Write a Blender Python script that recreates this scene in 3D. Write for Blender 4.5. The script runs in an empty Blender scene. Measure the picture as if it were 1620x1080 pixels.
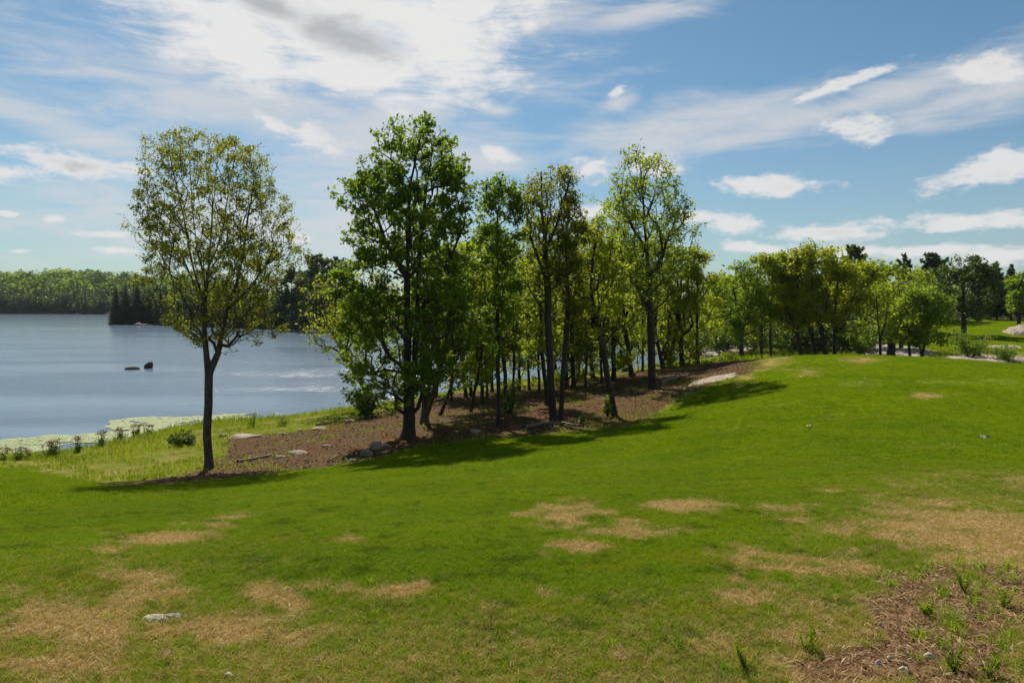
import bpy, math, random
import numpy as np
from mathutils import Vector

SC = bpy.context.scene
COL = SC.collection
R = math.radians
F = 1080.0          # focal length in photo pixels (24 mm on 36 mm, 1620 px wide)
CX, HY = 810.0, 480.0
EYE = 8.0           # camera height above the lake

# ------------------------------------------------------------------ camera
cam = bpy.data.cameras.new('camera')
cam.lens = 24.0
cam.sensor_width = 36.0
cam.shift_y = -60.0 / 1620.0
cam.clip_start = 0.05
cam.clip_end = 6000
camo = bpy.data.objects.new('camera', cam)
COL.objects.link(camo)
camo.location = (0, 0, EYE)
camo.rotation_euler = (R(90), 0, 0)
SC.camera = camo

# ------------------------------------------------------------------ sun, view
SUN_AZ, SUN_EL = math.atan2(-0.33, 1.0), R(51)
SUNV = Vector((math.sin(SUN_AZ) * math.cos(SUN_EL), math.cos(SUN_AZ) * math.cos(SUN_EL), math.sin(SUN_EL)))
sl = bpy.data.lights.new('sun', 'SUN')
sl.energy = 5.0
sl.angle = R(0.53)
sl.color = (1.0, 0.93, 0.82)
so = bpy.data.objects.new('sun', sl)
COL.objects.link(so)
so.rotation_euler = SUNV.to_track_quat('Z', 'Y').to_euler()
so.location = (0, 0, 60)
SC.view_settings.view_transform = 'Standard'
SC.view_settings.look = 'None'
SC.view_settings.exposure = 0.50
SC.view_settings.gamma = 1.0
SC.render.engine = 'CYCLES'
SC.cycles.max_bounces = 8
SC.cycles.transparent_max_bounces = 4
SC.cycles.diffuse_bounces = 4
SC.cycles.glossy_bounces = 2
SC.cycles.transmission_bounces = 3
SC.cycles.caustics_reflective = False
SC.cycles.caustics_refractive = False
SC.cycles.sample_clamp_indirect = 4.0


# ------------------------------------------------------------------ node helpers
class NT:
    def __init__(self, tree):
        self.t = tree
        self.n = tree.nodes
        self.l = tree.links

    def node(self, kind, **kw):
        nd = self.n.new(kind)
        for k, v in kw.items():
            setattr(nd, k, v)
        return nd

    def put(self, sock, v):
        if isinstance(v, bpy.types.NodeSocket):
            self.l.new(v, sock)
        elif v is not None:
            sock.default_value = v

    def m(self, op, a, b=None, c=None, clamp=False):
        nd = self.node('ShaderNodeMath', operation=op, use_clamp=clamp)
        self.put(nd.inputs[0], a)
        if b is not None:
            self.put(nd.inputs[1], b)
        if c is not None:
            self.put(nd.inputs[2], c)
        return nd.outputs[0]

    def ss(self, v, a, b, lo=0.0, hi=1.0):
        nd = self.node('ShaderNodeMapRange', interpolation_type='SMOOTHSTEP')
        self.put(nd.inputs[0], v)
        for i, x in enumerate((a, b, lo, hi)):
            self.put(nd.inputs[i + 1], x)
        return nd.outputs[0]

    def mix(self, f, a, b, mode='MIX'):
        nd = self.node('ShaderNodeMix', data_type='RGBA', blend_type=mode)
        self.put(nd.inputs[0], f)
        for s, v in ((nd.inputs[6], a), (nd.inputs[7], b)):
            if isinstance(v, tuple) and len(v) == 3:
                v = v + (1,)
            self.put(s, v)
        return nd.outputs[2]

    def noise(self, vec, scale, detail=4, rough=0.55, dist=0.0, out=0):
        nd = self.node('ShaderNodeTexNoise')
        if vec is not None:
            self.l.new(vec, nd.inputs['Vector'])
        nd.inputs['Scale'].default_value = scale
        nd.inputs['Detail'].default_value = detail
        nd.inputs['Roughness'].default_value = rough
        nd.inputs['Distortion'].default_value = dist
        return nd.outputs[out]

    def attr(self, name, kind='GEOMETRY', out=2):
        nd = self.node('ShaderNodeAttribute', attribute_type=kind, attribute_name=name)
        return nd.outputs[out]

    def pos(self):
        return self.node('ShaderNodeNewGeometry').outputs['Position']

    def mapping(self, vec, loc=(0, 0, 0), rot=(0, 0, 0), scale=(1, 1, 1), kind='POINT'):
        nd = self.node('ShaderNodeMapping', vector_type=kind)
        self.l.new(vec, nd.inputs[0])
        nd.inputs[1].default_value = loc
        nd.inputs[2].default_value = rot
        nd.inputs[3].default_value = scale
        return nd.outputs[0]


# ------------------------------------------------------------------ world: sky with clouds
def px_az_el(px, py):
    az = math.atan2(px - CX, F)
    el = math.atan2((HY - py) * math.cos(az), F)
    return az, el


def build_world():
    w = bpy.data.worlds.new('World')
    SC.world = w
    w.use_nodes = True
    t = NT(w.node_tree)
    t.n.clear()
    out = t.node('ShaderNodeOutputWorld')
    bg = t.node('ShaderNodeBackground')
    bg.inputs['Strength'].default_value = 0.064
    t.l.new(bg.outputs[0], out.inputs[0])
    sky = t.node('ShaderNodeTexSky', sky_type='NISHITA')
    sky.sun_disc = False
    sky.sun_elevation = SUN_EL
    sky.sun_rotation = SUN_AZ
    sky.altitude = 100
    sky.air_density = 1.0
    sky.dust_density = 0.6
    sky.ozone_density = 2.0
    gen = t.node('ShaderNodeTexCoord').outputs['Generated']
    sep = t.node('ShaderNodeSeparateXYZ')
    t.l.new(gen, sep.inputs[0])
    x, y, z = sep.outputs
    az = t.m('ARCTAN2', x, y)
    # the sky goes round by mirroring just outside the view
    az = t.m('SUBTRACT', t.m('PINGPONG', t.m('ADD', az, 0.76), 1.52), 0.76)
    el = t.m('ARCSINE', z)
    cmb = t.node('ShaderNodeCombineXYZ')
    t.l.new(az, cmb.inputs[0])
    t.l.new(el, cmb.inputs[1])
    uv = cmb.outputs[0]

    def field(blobs):
        f = None
        for (px, py, rx, ry, rot) in blobs:
            a, e = px_az_el(px, py)
            mp = t.mapping(uv, (a, e, 0), (0, 0, R(rot)), (rx / F, ry / F, 1), 'TEXTURE')
            ln = t.node('ShaderNodeVectorMath', operation='LENGTH')
            t.l.new(mp, ln.inputs[0])
            v = ln.outputs['Value']
            f = v if f is None else t.m('SMOOTH_MIN', f, v, 0.35)
        return f

    cirrus = [(520, 30, 340, 120, -6), (700, 60, 130, 80, 0), (460, 175, 360, 70, -4), (600, 225, 160, 100, -20),
              (1330, 172, 400, 26, 9), (1080, 205, 250, 36, 6), (80, 195, 150, 22, -12), (560, 345, 150, 90, 0),
              (1010, 22, 130, 17, 8), (790, 175, 40, 12, 0), (300, 350, 260, 60, 0), (880, 30, 90, 26, 10),
              (1560, 150, 130, 26, 8), (760, 250, 110, 30, 0), (520, -140, 420, 120, 5), (1250, -180, 260, 60, 12),
              (980, 160, 30, 18, 20)]
    cumul = [(1215, 295, 84, 18, 0), (1357, 203, 50, 18, -6), (1320, 138, 66, 9, 14), (1568, 108, 48, 24, -5),
             (1565, 272, 84, 20, 12), (1605, 252, 50, 22, 0), (1165, 356, 66, 16, -4), (1330, 364, 120, 16, 3),
             (1520, 352, 44, 11, 0), (1600, 350, 50, 14, 0), (1460, 398, 120, 11, 0), (1590, 402, 80, 13, 0),
             (1200, 392, 60, 12, 0), (100, 258, 110, 15, -8), (20, 272, 40, 15, 0), (205, 268, 40, 12, -4),
             (500, 222, 56, 20, -8), (425, 192, 34, 13, -20), (930, 268, 42, 24, 0), (1040, 262, 44, 22, -10),
             (790, 245, 34, 12, -20), (85, 347, 18, 7, 0), (165, 371, 44, 6, 0), (190, 397, 30, 7, 0),
             (30, 397, 16, 4, 0), (15, 338, 16, 5, 0), (470, 378, 22, 6, 0), (975, 148, 16, 9, 20),
             (1300, 402, 80, 9, 0), (1110, 345, 40, 14, 0), (930, 335, 50, 15, 0)]
    broad = [(480, 10, 290, 90, 0), (715, 70, 120, 78, -8), (560, 105, 230, 52, 0), (640, -20, 240, 90, 0), (380, 60, 120, 60, -25)]
    fc = field(cirrus)
    fk = field(cumul)
    nv = t.mapping(uv, scale=(1, 2.2, 1))
    nvs = t.mapping(uv, rot=(0, 0, R(-10)), scale=(1, 4.2, 1))
    n1 = t.noise(nv, 15.0, 8, 0.62, 0.3)
    n2 = t.noise(nvs, 7.0, 8, 0.62, 0.5)
    n3 = t.noise(nv, 38.0, 6, 0.65)
    # thin sheets
    dc = t.m('ADD', t.m('SUBTRACT', 1.0, t.m('MULTIPLY', fc, 0.85)), t.m('MULTIPLY', t.m('SUBTRACT', n2, 0.5), 2.6))
    ac = t.ss(dc, -0.35, 1.05)
    ac = t.m('MULTIPLY', ac, 0.78)
    # heaped clouds
    dk = t.m('ADD', t.m('SUBTRACT', 1.0, fk), t.m('MULTIPLY', t.m('SUBTRACT', n1, 0.5), 3.0))
    dk = t.m('ADD', dk, t.m('MULTIPLY', t.m('SUBTRACT', n3, 0.5), 1.5))
    ak = t.ss(dk, -0.15, 0.7)
    ak = t.m('MULTIPLY', ak, 0.93)
    fb = field(broad)
    db = t.m('ADD', t.m('SUBTRACT', 1.0, fb), t.m('ADD', t.m('MULTIPLY', t.m('SUBTRACT', n1, 0.5), 1.7), t.m('MULTIPLY', t.m('SUBTRACT', n2, 0.5), 2.3)))
    ab = t.m('MULTIPLY', t.ss(db, -0.22, 0.68), 0.95)
    gcore = t.m('SUBTRACT', 1.0, field([(545, 55, 105, 32, -14), (430, 12, 70, 18, -10)]))
    gcore = t.m('ADD', gcore, t.m('ADD', t.m('MULTIPLY', t.m('SUBTRACT', n2, 0.5), 1.6), t.m('MULTIPLY', t.m('SUBTRACT', n1, 0.5), 1.3)))
    bcol = t.mix(t.m('MULTIPLY', t.ss(gcore, -0.2, 0.9), 0.8), (9.0, 8.95, 8.85), (4.3, 4.5, 4.8))
    # their grey undersides: where a point slightly higher is still deep inside the cloud
    nlo = t.noise(t.mapping(nv, loc=(0.0, 0.035, 0)), 8.0, 4, 0.5)
    shade = t.m('MULTIPLY', t.m('MULTIPLY', t.ss(nlo, 0.45, 0.65), t.ss(dk, 0.45, 1.6)), 0.6)
    kcol = t.mix(shade, (8.6, 8.5, 8.45), (4.0, 4.15, 4.4))
    # haze towards the horizon
    hz = t.ss(el, 0.30, -0.02)
    skyc = t.mix(1.0, sky.outputs[0], (0.69, 0.91, 0.94), 'MULTIPLY')
    base = t.mix(t.m('MULTIPLY', hz, 0.34), skyc, (5.0, 5.35, 5.75))
    c1 = t.mix(ac, base, (7.4, 7.45, 7.6))
    c1 = t.mix(ab, c1, bcol)
    c2 = t.mix(ak, c1, kcol)
    t.l.new(c2, bg.inputs['Color'])
    w.cycles.sampling_method = 'MANUAL'
    w.cycles.sample_map_resolution = 512


build_world()


# ------------------------------------------------------------------ numpy noise
def _hash(ix, iy, seed):
    h = (ix.astype(np.int64) * 374761393 + iy.astype(np.int64) * 668265263 + seed * 1442695041) & 0xffffffff
    h = ((h ^ (h >> 13)) * 1274126177) & 0xffffffff
    h = h ^ (h >> 16)
    return (h & 0xffffff) / float(0xffffff)


def vnoise(x, y, seed=0):
    x = np.asarray(x, float)
    y = np.asarray(y, float)
    ix, iy = np.floor(x), np.floor(y)
    fx, fy = x - ix, y - iy
    fx = fx * fx * (3 - 2 * fx)
    fy = fy * fy * (3 - 2 * fy)
    a = _hash(ix, iy, seed)
    b = _hash(ix + 1, iy, seed)
    c = _hash(ix, iy + 1, seed)
    d = _hash(ix + 1, iy + 1, seed)
    return (a * (1 - fx) + b * fx) * (1 - fy) + (c * (1 - fx) + d * fx) * fy


def fbm(x, y, seed=0, octv=4):
    s, a, tot = 0, 1.0, 0
    x, y = np.asarray(x, float), np.asarray(y, float)
    for i in range(octv):
        c, q = math.cos(0.6 + 1.1 * i), math.sin(0.6 + 1.1 * i)
        s = s + a * vnoise((x * c - y * q) * 2 ** i + 17.3 * i, (x * q + y * c) * 2 ** i - 9.1 * i, seed + i)
        tot += a
        a *= 0.5
    return s / tot


def sstep(v, a, b):
    t = np.clip((v - a) / (b - a), 0, 1)
    return t * t * (3 - 2 * t)


# ------------------------------------------------------------------ terrain height
def P(px, py, d):
    """photo pixel at depth d -> world point (a survey estimate)"""
    return ((px - CX) / F * d, d, EYE + (HY - py) / F * d)


def W(px, py):
    """photo pixel on the lake surface -> plan point"""
    d = EYE * F / (py - HY)
    return ((px - CX) / F * d, d)


CTRL = [P(*c) for c in [
    (810, 1080, 3.0), (0, 1080, 3.2), (1620, 1080, 2.9), (-1500, 1080, 3.4), (3100, 1080, 2.8),
    (810, 900, 4.7), (810, 800, 8), (810, 740, 15), (810, 700, 25), (850, 685, 29),
    (0, 900, 5.2), (0, 820, 9), (0, 780, 16), (0, 750, 22), (0, 737, 28),
    (-600, 830, 9), (-600, 752, 22), (-600, 740, 28),
    (330, 900, 5), (330, 820, 8.5), (330, 775, 17), (330, 798, 11.2), (330, 750, 23), (330, 738, 26), (165, 766, 24.6),
    (500, 735, 26.5), (700, 700, 28), (600, 718, 27.3), (570, 800, 8.2), (570, 758, 15.5),
    (1050, 660, 33), (1050, 720, 17), (1050, 800, 7.5), (960, 674, 31),
    (1230, 565, 48), (1230, 620, 28), (1230, 720, 14), (1230, 800, 7.2), (1150, 605, 38),
    (1330, 560, 50), (1330, 600, 32), (1330, 700, 14.5), (1330, 800, 7),
    (1480, 568, 50), (1480, 640, 25), (1480, 720, 13.4), (1480, 800, 6.9),
    (1620, 580, 50), (1620, 650, 24), (1620, 720, 13), (1620, 800, 6.8),
    (1900, 600, 48), (1900, 680, 22), (2300, 640, 45), (2400, 760, 10),
    # behind the knoll
    (1330, 575, 62), (1420, 565, 68), (1420, 555, 82), (1420, 540, 98), (1540, 578, 66), (1540, 566, 78),
    (1540, 545, 92), (1560, 530, 104), (1560, 508, 125), (1620, 570, 72), (1620, 540, 92), (1620, 512, 118),
    (1480, 535, 105), (1480, 510, 130), (1230, 572, 62), (1230, 560, 80), (1140, 562, 84), (1140, 551, 106), (1300, 548, 100),
    (1800, 560, 90), (2000, 520, 120), (1300, 530, 130),
    # the brown slope
    (1032, 615, 42), (1104, 576, 56), (1080, 579, 56), (1055, 583, 56), (1000, 595, 51), (938, 598, 55),
    (907, 610, 50), (877, 665, 32), (972, 655, 33.5), (789, 673, 31), (800, 653, 35), (866, 641, 38),
    (761, 641, 40), (736, 622, 49), (671, 668, 33), (647, 686, 29.5), (820, 620, 52), (480, 690, 36), (420, 715, 30),
    (600, 672, 38), (560, 690, 33), (330, 700, 35), (150, 722, 33), (250, 708, 33), (1120, 592, 47),
]]
CTRL += [(0, 0, EYE - 1.65), (0, -4, EYE - 1.6), (-15, -6, EYE - 2.2), (15, -6, EYE - 1.5), (0, -30, EYE - 1.2), (-50, -20, 4.5), (50, -20, 6.5)]

LAKE_PX = [(-1700, 748), (-900, 738), (0, 723), (60, 720), (100, 714), (160, 703), (215, 690), (270, 678), (330, 666), (430, 661),
           (500, 655), (560, 647), (610, 640), (650, 630), (700, 622), (760, 614), (820, 603), (900, 593), (960, 588),
           (1020, 582), (1065, 574), (1098, 566), (1098, 557), (1050, 552), (1000, 549), (900, 543), (800, 537), (650, 528), (540, 522.5),
           (430, 520.5), (330, 517), (260, 514.5), (190, 513), (168, 511), (180, 508.5), (280, 504), (330, 500), (240, 497.6),
           (160, 497.2), (60, 496.5), (-60, 496.3), (-400, 496.6), (-1700, 499)]
LAKE = np.array([W(*p) for p in LAKE_PX])
for p in [LAKE[i] for i in (2, 4, 6, 8, 9, 11, 13, 14, 16, 17, 19, 21)]:
    CTRL.append((p[0], p[1], 0.0))
for q in [W(700, 590), W(560, 610), W(330, 625), W(100, 660), W(900, 570), W(1030, 565), W(-300, 690), W(650, 560)]:
    CTRL.append((q[0], q[1], -1.6))
CTRL = np.array(CTRL)


def poly_sdf(poly, x, y):
    """signed distance, positive inside"""
    n = len(poly)
    d = np.full(np.shape(x), 1e18)
    inside = np.zeros(np.shape(x), bool)
    for i in range(n):
        ax, ay = poly[i]
        bx, by = poly[(i + 1) % n]
        ex, ey = bx - ax, by - ay
        wx, wy = x - ax, y - ay
        tt = np.clip((wx * ex + wy * ey) / (ex * ex + ey * ey + 1e-12), 0, 1)
        dd = (wx - ex * tt) ** 2 + (wy - ey * tt) ** 2
        d = np.minimum(d, dd)
        c = ((ay <= y) & (by > y)) | ((by <= y) & (ay > y))
        xi = ax + (y - ay) / (by - ay + 1e-18) * ex
        inside ^= c & (x < xi)
    return np.where(inside, 1, -1) * np.sqrt(d)


def _tps_fit(pts):
    n = len(pts)
    xy = pts[:, :2]
    r2 = ((xy[:, None] - xy[None]) ** 2).sum(-1)
    K = 0.5 * r2 * np.log(r2 + 1e-9)
    lam = 0.35 * np.sqrt((xy ** 2).sum(1))
    K = K + np.diag(lam)
    Pm = np.hstack([np.ones((n, 1)), xy])
    A = np.zeros((n + 3, n + 3))
    A[:n, :n] = K
    A[:n, n:] = Pm
    A[n:, :n] = Pm.T
    b = np.zeros(n + 3)
    b[:n] = pts[:, 2]
    return np.linalg.solve(A, b)


TPS = _tps_fit(CTRL)


def tps(x, y):
    x = np.asarray(x, float)
    y = np.asarray(y, float)
    sh = x.shape
    x, y = x.ravel(), y.ravel()
    z = np.empty(x.shape)
    n = len(CTRL)
    for s in range(0, len(x), 20000):
        xs, ys = x[s:s + 20000, None], y[s:s + 20000, None]
        r2 = (xs - CTRL[None, :, 0]) ** 2 + (ys - CTRL[None, :, 1]) ** 2
        z[s:s + 20000] = (0.5 * r2 * np.log(r2 + 1e-9)) @ TPS[:n] + TPS[n] + TPS[n + 1] * xs[:, 0] + TPS[n + 2] * ys[:, 0]
    return z.reshape(sh)


def height(x, y):
    x = np.asarray(x, float)
    y = np.asarray(y, float)
    r = np.hypot(x, y)
    near = tps(np.clip(x, -130, 130), np.clip(y, -40, 150))
    sd = poly_sdf(LAKE, x, y)
    far = np.minimum(-sd * 0.10, 5.0) + 2.0 * (fbm(x * 0.02, y * 0.02, 5, 3) - 0.5) * sstep(-sd, 10, 60)
    # the wooded hill across the lake
    hill = 21.0 * np.exp(-((x + 425) / 170.0) ** 2 - ((y - 650) / 85.0) ** 2)
    hill2 = 6.0 * np.exp(-((x + 90) / 170.0) ** 2 - ((y - 620) / 110.0) ** 2)
    far = far + hill + hill2
    w = sstep(r, 120, 165)
    w = np.maximum(w, sstep(-x - 0.75 * np.maximum(y, 0), 40, 110))
    z = near * (1 - w) + far * w
    bump = (fbm(x * 0.35, y * 0.35, 3, 3) - 0.5) * 0.10 * sstep(r, 2, 8)
    z = z + bump
    z = np.where(sd > 0, np.minimum(z, -np.minimum(0.02 + sd * 0.12, 2.5)), np.maximum(z, np.minimum(0.03 - sd * 0.06, 0.5)))
    return z


def h1(x, y):
    return float(height(np.array([x]), np.array([y]))[0])


_D = 2.2 * 1.006 ** np.arange(0, 760)


def hit(px, py):
    """first ground point seen at a photo pixel"""
    x = (px - CX) / F * _D
    z = EYE + (HY - py) / F * _D
    g = height(x, _D)
    k = np.nonzero(z <= g)[0]
    i = k[0] if len(k) else len(_D) - 1
    return float(x[i]), float(_D[i]), float(g[i])


def hitpoly(pts):
    return np.array([hit(*p)[:2] for p in pts])


# ------------------------------------------------------------------ mesh helpers
def mesh_np(name, verts, faces, mat=None, attrs=None, smooth=False):
    """verts (n,3); faces (m,k) with one k"""
    me = bpy.data.meshes.new(name)
    verts = np.ascontiguousarray(verts, np.float32)
    faces = np.ascontiguousarray(faces, np.int32)
    m, k = faces.shape
    me.vertices.add(len(verts))
    me.vertices.foreach_set('co', verts.ravel())
    me.loops.add(m * k)
    me.loops.foreach_set('vertex_index', faces.ravel())
    me.polygons.add(m)
    me.polygons.foreach_set('loop_start', np.arange(0, m * k, k, dtype=np.int32))
    me.polygons.foreach_set('loop_total', np.full(m, k, np.int32))
    me.polygons.foreach_set('use_smooth', np.full(m, bool(smooth)))
    for an, (dom, arr) in (attrs or {}).items():
        a = me.attributes.new(an, 'FLOAT', dom)
        a.data.foreach_set('value', np.ascontiguousarray(arr, np.float32))
    me.update(calc_edges=True)
    if mat:
        me.materials.append(mat)
    return me


def link(name, data, parent=None, loc=None, **props):
    o = bpy.data.objects.new(name, data)
    COL.objects.link(o)
    if parent:
        o.parent = parent
    if loc is not None:
        o.location = loc
    for k, v in props.items():
        if v is not None:
            o[k] = v
    return o


class Acc:
    """collects vertex/face blocks with one face size"""
    def __init__(self):
        self.v, self.f, self.n = [], [], 0

    def add(self, v, f):
        self.v.append(np.asarray(v, float))
        self.f.append(np.asarray(f, int) + self.n)
        self.n += len(v)

    def mesh(self, name, mat, smooth=False):
        return mesh_np(name, np.vstack(self.v), np.vstack(self.f), mat, smooth=smooth)


# ------------------------------------------------------------------ materials
def new_mat(name):
    m = bpy.data.materials.new(name)
    m.use_nodes = True
    t = NT(m.node_tree)
    return m, t, t.n['Principled BSDF'], t.n['Material Output']


def leaf_mat(name, dark, light, trans=0.42, rough=0.45, tcol=None):
    m, t, p, out = new_mat(name)
    v = t.attr('v')
    oi = t.node('ShaderNodeObjectInfo').outputs['Random']
    n = t.noise(t.pos(), 0.9, 2)
    f = t.m('ADD', t.m('MULTIPLY', v, 0.6), t.m('MULTIPLY', n, 0.4))
    f = t.m('ADD', f, t.m('MULTIPLY', t.m('SUBTRACT', oi, 0.5), 0.25), clamp=True)
    c = t.mix(f, dark, light)
    t.l.new(c, p.inputs['Base Color'])
    p.inputs['Roughness'].default_value = rough
    p.inputs['Specular IOR Level'].default_value = 0.15
    tr = t.node('ShaderNodeBsdfTranslucent')
    tc = t.mix(1.0, c, tcol or (1.45, 1.35, 0.42), 'MULTIPLY')
    t.l.new(tc, tr.inputs['Color'])
    mx = t.node('ShaderNodeMixShader')
    mx.inputs[0].default_value = trans
    t.l.new(p.outputs[0], mx.inputs[1])
    t.l.new(tr.outputs[0], mx.inputs[2])
    t.l.new(mx.outputs[0], out.inputs[0])
    return m


LM = {
    'olive': leaf_mat('leaf_olive', (0.080, 0.102, 0.014), (0.235, 0.265, 0.035), 0.58),
    'green': leaf_mat('leaf_green', (0.060, 0.118, 0.011), (0.225, 0.335, 0.032), 0.56),
    'mid': leaf_mat('leaf_mid', (0.10, 0.155, 0.014), (0.30, 0.38, 0.038), 0.62),
    'yellow': leaf_mat('leaf_yellow', (0.125, 0.175, 0.012), (0.35, 0.41, 0.033), 0.62),
    'rust': leaf_mat('leaf_rust', (0.125, 0.155, 0.013), (0.33, 0.37, 0.034), 0.60),
    'conifer': leaf_mat('leaf_conifer', (0.026, 0.052, 0.024), (0.075, 0.12, 0.048), 0.25, 0.6),
    'pine': leaf_mat('leaf_pine', (0.055, 0.088, 0.020), (0.17, 0.21, 0.045), 0.35, 0.6),
    'deep': leaf_mat('leaf_deep', (0.032, 0.062, 0.014), (0.105, 0.165, 0.030), 0.42),
    'bush': leaf_mat('leaf_bush', (0.07, 0.13, 0.02), (0.17, 0.27, 0.04), 0.48),
    'reed': leaf_mat('leaf_reed', (0.075, 0.115, 0.014), (0.25, 0.32, 0.030), 0.5),
    'head': leaf_mat('leaf_head', (0.12, 0.075, 0.045), (0.26, 0.17, 0.11), 0.25, 0.7, (1.1, 1.0, 0.9)),
    'lily': leaf_mat('leaf_lily', (0.24, 0.28, 0.11), (0.36, 0.39, 0.18), 0.0, 0.4),
    'litter': leaf_mat('leaf_litter', (0.050, 0.028, 0.015), (0.22, 0.135, 0.072), 0.1, 0.8, (1.1, 1.0, 0.8)),
}


def bark_mat(name, dark, light):
    m, t, p, out = new_mat(name)
    ps = t.node('ShaderNodeTexCoord').outputs['Object']
    v = t.mapping(ps, scale=(1, 1, 0.25))
    n = t.noise(v, 14, 5, 0.65, 0.5)
    n2 = t.noise(ps, 1.3, 3)
    c = t.mix(t.ss(n, 0.35, 0.68), dark, light)
    c = t.mix(t.m('MULTIPLY', t.ss(n2, 0.45, 0.7), 0.35), c, (0.040, 0.043, 0.030))
    t.l.new(c, p.inputs['Base Color'])
    p.inputs['Roughness'].default_value = 0.9
    b = t.node('ShaderNodeBump')
    b.inputs['Strength'].default_value = 0.8
    b.inputs['Distance'].default_value = 0.03
    t.l.new(n, b.inputs['Height'])
    t.l.new(b.outputs[0], p.inputs['Normal'])
    return m


BARK = bark_mat('bark_brown', (0.010, 0.008, 0.007), (0.042, 0.033, 0.027))
BARKG = bark_mat('bark_grey', (0.022, 0.017, 0.015), (0.088, 0.070, 0.060))


def rock_mat():
    m, t, p, out = new_mat('rock')
    ps = t.pos()
    n = t.noise(ps, 1.4, 6, 0.6, 0.6)
    n2 = t.noise(t.mapping(ps, rot=(0.3, 0.2, 0.6), scale=(0.6, 2.2, 3)), 3.5, 6, 0.7)
    c = t.mix(t.ss(n, 0.32, 0.68), (0.20, 0.155, 0.125), (0.40, 0.31, 0.245))
    c = t.mix(t.m('MULTIPLY', t.ss(n2, 0.52, 0.7), 0.75), c, (0.13, 0.105, 0.085))
    n3 = t.noise(ps, 5.5, 4, 0.7)
    c = t.mix(t.m('MULTIPLY', t.ss(n3, 0.58, 0.7), 0.5), c, (0.11, 0.12, 0.07))
    t.l.new(c, p.inputs['Base Color'])
    p.inputs['Roughness'].default_value = 0.85
    b = t.node('ShaderNodeBump')
    b.inputs['Strength'].default_value = 0.9
    b.inputs['Distance'].default_value = 0.12
    t.l.new(t.m('ADD', n2, t.m('MULTIPLY', n3, 0.4)), b.inputs['Height'])
    t.l.new(b.outputs[0], p.inputs['Normal'])
    return m


ROCK = rock_mat()


def plain_mat(name, col, rough=0.8, var=0.25, scale=12):
    m, t, p, out = new_mat(name)
    n = t.noise(t.pos(), scale, 4)
    c = t.mix(n, tuple(x * (1 - var) for x in col), tuple(min(1, x * (1 + var)) for x in col))
    t.l.new(c, p.inputs['Base Color'])
    p.inputs['Roughness'].default_value = rough
    return m


PALESTONE = plain_mat('bleached_stone', (0.34, 0.285, 0.235), 0.9, 0.45, 30)
WETROCK = plain_mat('wet_rock', (0.036, 0.031, 0.027), 0.95, 0.6, 3)
DEADWOOD = plain_mat('dead_wood', (0.17, 0.13, 0.10), 0.9, 0.5, 9)
DOCKM = plain_mat('weathered_white_planks', (0.62, 0.58, 0.56), 0.7, 0.15, 4)
DOCKD = plain_mat('dock_timber', (0.16, 0.10, 0.085), 0.9, 0.3, 4)
WHITE = plain_mat('white_plastic', (0.42, 0.43, 0.33), 0.5, 0.06, 40)
DARK = plain_mat('dark_metal', (0.03, 0.032, 0.03), 0.5, 0.3, 30)


# ------------------------------------------------------------------ ground regions (plan polygons)
LITTER = hitpoly([(168, 770), (250, 766), (330, 760), (420, 752), (520, 737), (600, 724), (660, 711), (740, 697), (800, 691), (880, 686),
                  (960, 678), (1005, 668), (1050, 655), (1062, 640), (1085, 622), (1120, 611), (1150, 600), (1180, 590),
                  (1200, 578), (1180, 571), (1130, 574), (1090, 578), (1050, 583), (1000, 590), (940, 597), (870, 604),
                  (800, 612), (740, 620), (690, 628), (640, 642), (600, 655), (540, 668), (480, 680), (400, 690), (356, 698), (348, 712), (350, 728),
                  (300, 748), (240, 757), (190, 764)])
ROUGH = np.vstack([hitpoly([(1230, 566), (1200, 580), (1150, 602), (1060, 645), (960, 676), (800, 691), (600, 722), (420, 750), (250, 768), (168, 771), (110, 757), (60, 746),
                            (0, 738), (-300, 741), (-800, 744)]), [(-95, 20), (-200, 300), (200, 300), (120, 52), (37.5, 52), (31, 53), (24, 53.5)]])
LAWN2 = np.array([(36, 78), (44, 86), (58, 85), (72, 80), (100, 78), (120, 125), (95, 138), (80, 134), (68, 122), (58, 112), (50, 100), (40, 90)])


def ell(px, py, rx, ry):
    c = hit(px, py)
    e = hit(px + rx, py)
    t = hit(px, py - ry)
    b = hit(px, py + ry)
    return (c[0], (t[1] + b[1]) / 2, abs(e[0] - c[0]), max(0.05, (t[1] - b[1]) / 2), (t[0] - b[0]) / max(0.05, t[1] - b[1]))


DRY = [ell(*e) for e in [
    (230, 932, 52, 34), (460, 950, 95, 34), (95, 1000, 120, 45), (330, 1000, 130, 25), (160, 900, 60, 16), (250, 855, 80, 14),
    (900, 820, 55, 26), (975, 840, 65, 10), (920, 868, 40, 8), (1080, 800, 50, 9), (1260, 808, 45, 9), (1275, 822, 30, 6),
    (1320, 776, 26, 3), (1440, 858, 110, 22), (1560, 835, 80, 22), (1490, 800, 70, 8), (1300, 900, 110, 22), (1180, 950, 60, 20),
    (370, 820, 30, 5), (330, 835, 50, 8), (860, 942, 16, 8), (1130, 910, 50, 16), (700, 1010, 40, 10), (1000, 1030, 80, 16),
    (640, 930, 26, 8), (550, 855, 36, 6), (90, 1060, 140, 30), (1280, 590, 40, 6), (1220, 575, 70, 9), (1180, 598, 40, 10),
    (1400, 872, 180, 14), (1545, 845, 110, 16), (1250, 905, 140, 14), (1465, 626, 22, 4), (1370, 570, 40, 5), (930, 668, 70, 9)]]
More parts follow.
